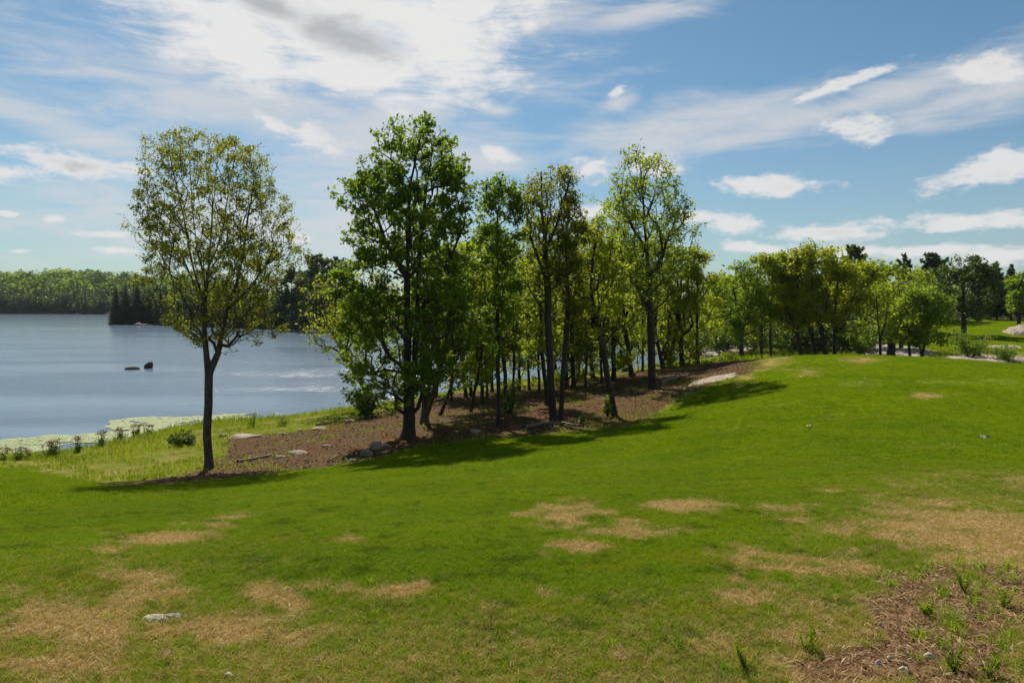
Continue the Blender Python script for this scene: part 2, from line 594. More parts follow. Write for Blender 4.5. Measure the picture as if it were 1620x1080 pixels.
SOIL = [ell(*e) for e in [(1500, 940, 120, 42), (1590, 1000, 90, 60), (1450, 985, 70, 30), (1400, 1050, 130, 30), (1540, 1065, 120, 40), (1480, 905, 60, 15), (1330, 1045, 70, 16), (1430, 930, 60, 30), (1600, 930, 60, 30), (1480, 1010, 90, 40)]]
PALE = [ell(*e) for e in [(980, 735, 80, 7), (1145, 682, 75, 4), (1300, 740, 70, 5), (1480, 705, 110, 8), (1560, 703, 70, 4), (720, 732, 60, 3),
                          (830, 745, 90, 4), (1360, 606, 60, 8), (1500, 605, 70, 4), (1590, 604, 40, 6), (1240, 640, 60, 4), (400, 783, 90, 4)]]


def ellfield(x, y, es):
    f = np.full(np.shape(x), -9.0)
    for (cx, cy, ax, ay, sh) in es:
        dy = y - cy
        q = np.sqrt(((x - cx - sh * dy) / ax) ** 2 + (dy / ay) ** 2)
        f = np.maximum(f, 1 - q)
    return f


def masks(x, y):
    n1 = fbm(x * 0.55, y * 0.55, 21, 5)
    n2 = fbm(x * 2.2, y * 2.2, 33, 5)
    n3 = fbm(x * 6.5, y * 6.5, 44, 4)
    r = np.hypot(x, y)
    lit = sstep(poly_sdf(LITTER, x, y) + (n1 - 0.5) * 2.0 + (n2 - .5) * 1.7 + (n3 - .5) * 0.8, -0.2, 0.2)
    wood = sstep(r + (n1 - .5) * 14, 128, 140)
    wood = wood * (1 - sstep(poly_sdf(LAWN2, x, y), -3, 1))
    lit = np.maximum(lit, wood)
    rough = sstep(poly_sdf(ROUGH, x, y) + (n2 - 0.5) * 0.8, -0.15, 0.3)
    rough = rough * (1 - sstep(poly_sdf(LAWN2, x, y) + (n1 - .5) * 5, -1.0, 1.0))
    dry = sstep(ellfield(x, y, DRY) * 0.7 + (n2 - 0.5) * 1.9 + (n3 - 0.5) * 2.0, -0.2, 0.8)
    nearw = 1.0 * sstep(-y, -4.7, -3.0) + 0.5 * sstep(-x, 0.8, 2.6) * sstep(-y, -7, -4.5)
    nearw = np.clip(nearw, 0, 1)
    rightw = sstep(x - np.maximum(y - 5.0, 0) * 0.55, 1.2, 3.4) * sstep(-y, -12, -6)
    dry = np.maximum(dry, sstep((n1 - 0.5) * 1.3 + (n2 - 0.5) * 1.2 + (n3 - 0.5) * 1.2 + np.maximum(0.03 * nearw, 0.36 * rightw), 0.05, 0.75) * (0.06 + 0.94 * np.maximum(nearw, rightw)))
    dry = np.maximum(dry, np.clip(0.36 * nearw + 0.26 * rightw, 0, 0.4) * (0.6 + 0.8 * n2))
    soil = sstep(ellfield(x, y, SOIL) * 0.9 + (n2 - 0.5) * 1.3 + (n3 - 0.5) * 0.8, 0.0, 0.35)
    pale = sstep(ellfield(x, y, PALE) + (n3 - 0.5) * 1.2 + (n2 - .5) * 0.6, 0.0, 0.9)
    return dict(litter=lit, rough=rough, dry=dry, soil=soil, pale=pale, wood=wood, thatch_shade=1 - sstep(r, 7, 22))


def ground_mat():
    m, t, p, out = new_mat('ground')
    ps = t.pos()
    lit, rough, dry, soil, pale = (t.attr(a) for a in ('litter', 'rough', 'dry', 'soil', 'pale'))
    big = t.noise(ps, 0.35, 4)
    med = t.noise(ps, 2.6, 5, 0.6)
    fine = t.noise(t.mapping(ps, scale=(1.0, 0.55, 1.0)), 42, 3, 0.7)
    grain = t.noise(t.mapping(ps, rot=(0, 0, 0.12), scale=(0.35, 1.6, 1)), 9, 4, 0.7)
    g = t.mix(t.ss(big, 0.35, 0.65), (0.062, 0.100, 0.0012), (0.092, 0.132, 0.0015))
    g = t.mix(t.m('MULTIPLY', t.ss(grain, 0.45, 0.66), 0.7), g, (0.140, 0.174, 0.005))
    g = t.mix(t.m('MULTIPLY', t.ss(med, 0.48, 0.68), 0.6), g, (0.050, 0.092, 0.0025))
    g = t.mix(t.m('MULTIPLY', t.ss(fine, 0.5, 0.75), 0.5), g, (0.036, 0.066, 0.002))
    spk = t.noise(t.mapping(ps, scale=(1.0, 0.5, 1.0)), 11, 4, 0.75)
    g = t.mix(t.m('MULTIPLY', t.ss(spk, 0.48, 0.62), 0.65), g, (0.038, 0.070, 0.002))
    patch = t.noise(t.mapping(ps, rot=(0, 0, 0.2), scale=(0.5, 1.0, 1)), 0.55, 5, 0.6)
    g = t.mix(t.m('MULTIPLY', t.ss(patch, 0.55, 0.70), 0.40), g, (0.145, 0.180, 0.004))
    clov = t.noise(t.mapping(ps, scale=(0.8, 0.45, 1.0)), 4.5, 8, 0.8)
    g = t.mix(t.m('MULTIPLY', t.ss(clov, 0.50, 0.60), 0.55), g, (0.140, 0.180, 0.003))
    g = t.mix(t.m('MULTIPLY', t.ss(clov, 0.48, 0.40), 0.55), g, (0.042, 0.085, 0.001))
    g = t.mix(t.m('MULTIPLY', pale, 0.40), g, (0.20, 0.24, 0.055))
    g = t.mix(t.m('MULTIPLY', t.attr('thatch_shade'), 0.45), g, t.mix(fine, (0.022, 0.026, 0.005), (0.060, 0.058, 0.014)))  # dark thatch near the viewer, with shade between blades painted into the colour
    dc = t.mix(t.ss(fine, 0.35, 0.7), (0.36, 0.25, 0.115), (0.20, 0.14, 0.055))
    dc = t.mix(t.m('MULTIPLY', t.ss(med, 0.5, 0.72), 0.5), dc, (0.17, 0.17, 0.03))
    c = t.mix(t.m('MULTIPLY', dry, 0.92), g, dc)
    sc_ = t.mix(t.ss(t.noise(ps, 16, 6, 0.7), 0.38, 0.66), (0.085, 0.047, 0.023), (0.24, 0.142, 0.075))
    c = t.mix(soil, c, sc_)
    rc = t.mix(t.ss(med, 0.4, 0.62), (0.085, 0.125, 0.014), (0.165, 0.145, 0.035))
    rc = t.mix(t.m('MULTIPLY', t.ss(big, 0.5, 0.7), 0.6), rc, (0.23, 0.17, 0.075))
    c = t.mix(rough, c, rc)
    ln = t.noise(ps, 8.5, 7, 0.75)
    l2 = t.noise(ps, 0.5, 6, 0.65)
    lc = t.mix(t.ss(ln, 0.36, 0.66), (0.044, 0.028, 0.016), (0.140, 0.092, 0.054))
    lc = t.mix(t.m('MULTIPLY', t.ss(l2, 0.48, 0.60), 0.75), lc, (0.100, 0.052, 0.025))
    lc = t.mix(t.m('MULTIPLY', t.ss(t.noise(ps, 1.1, 5, 0.6), 0.58, 0.70), 0.55), lc, (0.19, 0.18, 0.035))
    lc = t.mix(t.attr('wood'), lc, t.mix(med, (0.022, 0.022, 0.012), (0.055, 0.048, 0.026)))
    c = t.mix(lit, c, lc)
    t.l.new(c, p.inputs['Base Color'])
    p.inputs['Roughness'].default_value = 1.0
    p.inputs['Specular IOR Level'].default_value = 0.0
    b = t.node('ShaderNodeBump')
    b.inputs['Strength'].default_value = 0.7
    b.inputs['Distance'].default_value = 0.05
    hh = t.m('ADD', t.m('ADD', t.m('MULTIPLY', fine, 0.35), t.m('MULTIPLY', spk, 0.9)), t.m('MULTIPLY', t.m('MULTIPLY', ln, lit), 0.6))
    hh = t.m('ADD', hh, t.m('MULTIPLY', t.m('MULTIPLY', t.noise(ps, 22, 7, 0.75), soil), 1.2))
    t.l.new(hh, b.inputs['Height'])
    t.l.new(b.outputs[0], p.inputs['Normal'])
    return m


GROUND = ground_mat()


def polar_grid(rs, azs, closed):
    RR, AA = np.meshgrid(rs, azs, indexing='ij')
    x, y = RR * np.sin(AA), RR * np.cos(AA)
    n, k = RR.shape
    idx = np.arange(n * k).reshape(n, k)
    if closed:
        a, b = idx, np.roll(idx, -1, axis=1)
    else:
        a, b = idx[:, :-1], idx[:, 1:]
    f = np.stack([a[:-1], b[:-1], b[1:], a[1:]], -1).reshape(-1, 4)[:, ::-1]
    return x.ravel(), y.ravel(), f


def build_ground():
    azs = np.concatenate([np.radians(np.arange(-48, 48, 0.36)), np.radians(np.arange(48, 312, 4.0))])
    rs = 0.6 * 1.0135 ** np.arange(0, 560)
    rs = np.concatenate([[0.02], rs, [1400, 2200, 3500]])
    x, y, f = polar_grid(rs, azs, True)
    z = height(x, y)
    mk = masks(x, y)
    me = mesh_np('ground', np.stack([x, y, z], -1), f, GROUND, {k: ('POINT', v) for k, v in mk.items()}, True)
    link('ground', me, kind='structure', label='mown green slope with dry patches running down to the lake')


build_ground()


def build_lake():
    m, t, p, out = new_mat('lake_water')
    ps = t.pos()
    p.inputs['Base Color'].default_value = (0.125, 0.180, 0.240, 1)
    p.inputs['Roughness'].default_value = 0.12
    p.inputs['IOR'].default_value = 1.33
    w1 = t.noise(t.mapping(ps, rot=(0, 0, 0.25), scale=(0.55, 1.5, 1)), 1.5, 5, 0.62)
    w2 = t.noise(t.mapping(ps, rot=(0, 0, -0.1), scale=(0.02, 0.10, 1)), 1.0, 3, 0.5)
    b = t.node('ShaderNodeBump')
    yy = t.node('ShaderNodeSeparateXYZ')
    t.l.new(ps, yy.inputs[0])
    calm = t.ss(yy.outputs[1], 60, 280, 1.0, 0.22)
    t.l.new(t.m('MULTIPLY', t.ss(w2, 0.35, 0.65, 0.16, 0.66), calm), b.inputs['Strength'])
    b.inputs['Distance'].default_value = 0.26
    t.l.new(w1, b.inputs['Height'])
    t.l.new(b.outputs[0], p.inputs['Normal'])
    q = poly = LAKE
    v = np.array([(-1600, 25, 0), (180, 25, 0), (180, 900, 0), (-1600, 900, 0)], float)
    me = mesh_np('lake', v, np.array([[0, 1, 2, 3]]), m)
    link('lake', me, kind='structure', label='blue grey lake with fine ripples')


build_lake()


# ------------------------------------------------------------------ tubes and leaves
def tubes(p0, p1, r0, r1, sides):
    """one tapered open tube per edge, quads"""
    p0, p1 = np.asarray(p0, float), np.asarray(p1, float)
    d = p1 - p0
    L = np.linalg.norm(d, axis=1, keepdims=True) + 1e-9
    d = d / L
    ref = np.where(np.abs(d[:, 2:3]) > 0.9, np.array([[1.0, 0, 0]]), np.array([[0, 0, 1.0]]))
    u = np.cross(ref, d)
    u /= np.linalg.norm(u, axis=1, keepdims=True) + 1e-9
    w = np.cross(d, u)
    a = np.linspace(0, 2 * np.pi, sides, endpoint=False)
    ring = u[:, None] * np.cos(a)[None, :, None] + w[:, None] * np.sin(a)[None, :, None]
    A = p0[:, None] + ring * np.asarray(r0)[:, None, None]
    B = p1[:, None] + ring * np.asarray(r1)[:, None, None]
    E = len(p0)
    v = np.concatenate([A, B], 1).reshape(-1, 3)
    i = np.arange(sides)
    j = (i + 1) % sides
    f = np.stack([i, j, j + sides, i + sides], -1)[None] + (np.arange(E) * 2 * sides)[:, None, None]
    return v, f.reshape(-1, 4)


def leaves(rng, c, size, up=0.35, aspect=0.62, jit=0.45):
    """folded diamond leaves about the points c"""
    n = len(c)
    nor = rng.normal(size=(n, 3))
    nor[:, 2] = np.abs(nor[:, 2]) + up
    nor /= np.linalg.norm(nor, axis=1, keepdims=True)
    d = rng.normal(size=(n, 3))
    d -= nor * (d * nor).sum(1, keepdims=True)
    d /= np.linalg.norm(d, axis=1, keepdims=True) + 1e-9
    s = np.cross(nor, d)
    L = (size * (1 + jit * rng.normal(size=n))).clip(size * 0.4, size * 1.8)[:, None]
    Wd = L * aspect * 0.5
    v = np.stack([c - d * L * 0.5, c + s * Wd + nor * L * 0.08, c + d * L * 0.5, c - s * Wd + nor * L * 0.08], 1).reshape(-1, 3)
    f = np.arange(4 * n).reshape(n, 4)
    return v, f


# ------------------------------------------------------------------ grown trees
def grow(rng, stems, profile, N, bf=0.35, shell=0.55, depth=0.95, crown_from=None, clump=0.75, rise=0.35, tight=1.0):
    """stems: list of (k,3) local polylines; profile: rows (z, xl, xr). Returns nodes, parents."""
    pos, par = [], []
    for si, st in enumerate(stems):
        st = np.asarray(st, float)
        last = -1
        if si and len(pos):
            last = int(np.argmin(((np.array(pos) - st[0]) ** 2).sum(1)))
        pts = [st[0]]
        for a, b in zip(st[:-1], st[1:]):
            k = max(1, int(np.linalg.norm(b - a) / 0.45))
            for q in range(1, k + 1):
                pts.append(a + (b - a) * q / k)
        pts = np.array(pts)
        n = len(pts)
        wob = np.cumsum(rng.normal(0, 0.018, (n, 3)), 0)
        wob -= np.linspace(0, 1, n)[:, None] * wob[-1] * 0.6
        wob[:, 2] = 0
        pts = pts + wob
        for q in range(0 if last < 0 else 1, n):
            par.append(last)
            pos.append(pts[q])
            last = len(pos) - 1
    M = len(pos)
    pr = np.array(sorted(profile))
    zz = np.linspace(pr[0, 0], pr[-1, 0], 60)
    xl, xr = np.interp(zz, pr[:, 0], pr[:, 1]), np.interp(zz, pr[:, 0], pr[:, 2])
    hw = np.maximum((xr - xl) / 2, 0.05)
    wts = hw ** 1.7
    wts /= wts.sum()

    def sample(n):
        k = rng.choice(60, n, p=wts)
        z = zz[k] + rng.uniform(-.5, .5, n) * (zz[1] - zz[0])
        rr = np.where(rng.random(n) < shell, np.sqrt(rng.uniform(0.5, 1.0, n)), np.sqrt(rng.uniform(0.02, 1, n)))
        an = rng.uniform(0, 2 * np.pi, n)
        lump = 1 + 0.16 * np.sin(an * 3 + z * 1.3 + 2) + 0.10 * np.sin(an * 5 - z * 2.3)
        rr = rr * np.clip(lump, 0.7, 1.10) * rng.uniform(0.84, 1.06, n)
        return np.stack([(xl[k] + xr[k]) / 2 + hw[k] * rr * np.cos(an), hw[k] * depth * rr * np.sin(an), z], -1)
    nc = int(N * clump)
    cen = sample(max(10, int(nc / 13)))
    sg = 0.115 * hw.max() + 0.10
    A = np.vstack([sample(N - nc), cen[rng.integers(0, len(cen), nc)] + rng.normal(0, sg, (nc, 3)) * np.array([1, 1, 0.75])])
    zmin = crown_from if crown_from is not None else pr[0, 0] - 0.6
    T = np.array(pos)
    path = np.zeros(M)
    for i in range(M):
        if par[i] >= 0:
            path[i] = path[par[i]] + np.linalg.norm(T[i] - T[par[i]])
    best = np.full(N, 1e9)
    bp = np.zeros(N, int)
    for i in range(M):
        if T[i, 2] < zmin:
            continue
        dv = A - T[i]
        dist = np.sqrt((dv ** 2).sum(1))
        c = dist + bf * path[i] + 1.3 * np.maximum(0, rise * dist - dv[:, 2])
        mk = c < best
        best[mk] = c[mk]
        bp[mk] = i
    done = np.zeros(N, bool)
    plen = list(path)
    for it in range(N):
        b = np.where(done, 1e9, best)
        i = int(np.argmin(b))
        done[i] = True
        pi = bp[i]
        pos.append(A[i])
        par.append(pi)
        me_ = len(pos) - 1
        pl = plen[pi] + np.linalg.norm(A[i] - pos[pi])
        plen.append(pl)
        dv = A - A[i]
        dist = np.sqrt((dv ** 2).sum(1))
        c = dist + bf * pl + 1.0 * np.maximum(0, (rise - 0.1) * dist - dv[:, 2])
        mk = (c < best) & ~done
        best[mk] = c[mk]
        bp[mk] = me_
    pos, par = np.array(pos), np.array(par)
    for _ in range(4):
        ln = np.where(par >= 0, np.linalg.norm(pos - pos[par], axis=1), 0)
        has = np.zeros(len(pos), bool)
        has[par[par >= 0]] = True
        bad = (np.arange(len(pos)) >= M) & ~has & (ln > 2.6 * np.median(ln[M:]))
        if not bad.any():
            break
        new = np.cumsum(~bad) - 1
        par = np.where(par >= 0, new[par], -1)[~bad]
        pos = pos[~bad]
    return pos, par, M


def wood_mesh(name, pos, par, M, Rb, rmin, mat, flare=1.5):
    n = len(pos)
    cnt = np.ones(n)
    for i in range(n - 1, -1, -1):
        if par[i] >= 0:
            cnt[par[i]] += cnt[i]
    # children always come after parents except stems attached later; one pass is enough
    r = Rb * 0.64 * (cnt / cnt[0]) ** 0.46
    r = np.maximum(r, rmin)
    z0 = pos[0, 2]
    hz = pos[:, 2] - z0
    isst = np.arange(n) < M
    r = np.where(isst, r * (1 + (flare - 1) * np.exp(-np.maximum(hz, 0) / 0.25)), r)
    e = np.nonzero(par >= 0)[0]
    p0, p1 = pos[par[e]], pos[e].copy()
    r1 = r[e]
    r0 = np.minimum(r[par[e]], np.where(e < M, r[par[e]], r1 * 1.3))
    d = p1 - p0
    p1 = p1 + d * 0.03
    big = r1 > 0.05
    acc = Acc()
    if big.any():
        acc.add(*tubes(p0[big], p1[big], r0[big], r1[big], 9))
    if (~big).any():
        acc.add(*tubes(p0[~big], p1[~big], r0[~big], r1[~big], 4))
    return acc.mesh(name, mat, True), cnt


def leaf_points(rng, pos, par, cnt, M, nleaf, sig, maxcnt=5):
    idx = np.nonzero((cnt <= maxcnt) & (np.arange(len(pos)) >= M))[0]
    wt = rng.gamma(1.6, 1.0, len(idx))
    k = rng.choice(idx, nleaf, p=wt / wt.sum())
    tt = rng.uniform(0.35, 1.1, nleaf)[:, None]
    c = pos[par[k]] * (1 - tt) + pos[k] * tt
    c = c + rng.normal(0, sig, (nleaf, 3)) * np.array([1, 1, 0.7])
    return c


def make_tree(name, label, base, stems, crown, Rpx, N, nleaf, lsize, mat, seed, bark=None, sig=0.22, group=None, cat='tree',
              bf=0.35, shell=0.55, depth=0.95, up=0.35, zdrop=0.12, rmin=0.011, maxcnt=5, clump=0.75, rise=0.35, cw=1.0):
    """base (px, depth); stems/crown in photo pixels at that depth, turned into metres"""
    rng = np.random.default_rng(seed)
    px, d = base
    s = d / F
    X, Y = (px - CX) * s, d
    Z = h1(X, Y)
    root = link(name, None, loc=(X, Y, Z), label=label, category=cat, group=group)
    root.empty_display_size = 0.3

    def loc(q, dy=0.0):
        return ((q[0] - px) * s, dy, EYE + (HY - q[1]) * s - Z)
    sts = []
    for si, st in enumerate(stems):
        yy = rng.uniform(-0.5, 0.5, 2)
        pts = [np.array(loc(q, (yy[0] * k / max(1, len(st) - 1) * 0.8) if si else 0.0)) for k, q in enumerate(st)]
        if si == 0 or abs(st[0][1] - stems[0][0][1]) < 4:
            pts[0][2] = -zdrop
        sts.append(pts)
    prof = []
    for (py, l, r_) in crown:
        a = loc((l, py))
        b = loc((r_, py))
        mx, hx = (a[0] + b[0]) / 2, (b[0] - a[0]) / 2 * cw
        prof.append((a[2], mx - hx, mx + hx))
    pos, par, M = grow(rng, sts, prof, N, bf, shell, depth, clump=clump, rise=rise)
    wm, cnt = wood_mesh('trunk', pos, par, M, Rpx * s, rmin, bark or BARK)
    link('trunk', wm, root)
    c = leaf_points(rng, pos, par, cnt, M, nleaf, sig, maxcnt)
    v, f = leaves(rng, c, lsize, up)
    me = mesh_np('crown', v, f, LM[mat], {'v': ('FACE', rng.random(len(f)))})
    link('crown', me, root, kind='stuff')
    return root


def copy_thing(src, loc, rot, scale, label, group=None):
    r = src.copy()
    COL.objects.link(r)
    r.location, r.rotation_euler = loc, (0, 0, rot)
    r.scale = scale if isinstance(scale, tuple) else (scale,) * 3
    r['label'] = label
    if group:
        r['group'] = group
    for ch in src.children:
        c = ch.copy()
        COL.objects.link(c)
        c.parent = r
    return r


# ---- the lone tree by the water
make_tree('leafy_tree', 'lone slender tree with forked trunk at the left, standing by the lake', (331, 26.0),
          [[(331, 738), (330, 690), (333, 640), (334, 590), (328, 540), (327, 500), (328, 460), (332, 420), (336, 380), (338, 330), (342, 270), (345, 230)],
           [(334, 585), (343, 560), (349, 530), (358, 490), (372, 450), (380, 410), (386, 360), (396, 300), (405, 260)],
           [(327, 500), (318, 460), (308, 420), (298, 370), (287, 320), (276, 270), (272, 235)],
           [(328, 460), (315, 400), (310, 340), (308, 280), (305, 225)],
           [(327, 495), (306, 455), (284, 410), (262, 360)],
           [(332, 420), (350, 370), (362, 310), (372, 250)],
           [(358, 490), (395, 455), (420, 420), (440, 380)]],
          [(203, 290, 320), (215, 255, 372), (240, 238, 425), (280, 231, 445), (320, 228, 455), (360, 220, 463), (400, 216, 468), (440, 218, 464),
           (480, 244, 442), (515, 268, 426), (545, 305, 400)],
          9.8, 2500, 44000, 0.080, 'olive', 11, BARKG, sig=0.10, bf=0.2, shell=0.5, maxcnt=4, rmin=0.008, clump=0.3, rise=0.7, cw=0.95)

# ---- the big tree
make_tree('leafy_tree', 'largest dense green tree with dark twin trunks, left of centre on the slope', (647, 29.5),
          [[(647, 688), (648, 640), (647, 590), (645, 520), (643, 440), (644, 360), (650, 290), (660, 240), (668, 195)],
           [(648, 625), (656, 580), (660, 500), (661, 420), (668, 340), (680, 270), (686, 225)],
           [(645, 540), (615, 500), (585, 470), (560, 440)],
           [(646, 590), (610, 585), (575, 590), (545, 600)],
           [(660, 500), (690, 450), (715, 400), (735, 350)],
           [(643, 440), (615, 390), (595, 330), (585, 280)]],
          [(180, 660, 682), (200, 640, 700), (216, 603, 716), (250, 572, 728), (300, 548, 745), (350, 542, 756), (400, 540, 752), (450, 536, 748), (500, 534, 744),
           (560, 526, 736), (600, 528, 705), (630, 555, 660), (645, 575, 620)],
          15, 2000, 42000, 0.150, 'green', 12, BARK, sig=0.14, bf=0.25, shell=0.6, maxcnt=4, cw=0.94, rise=0.45, clump=0.6)

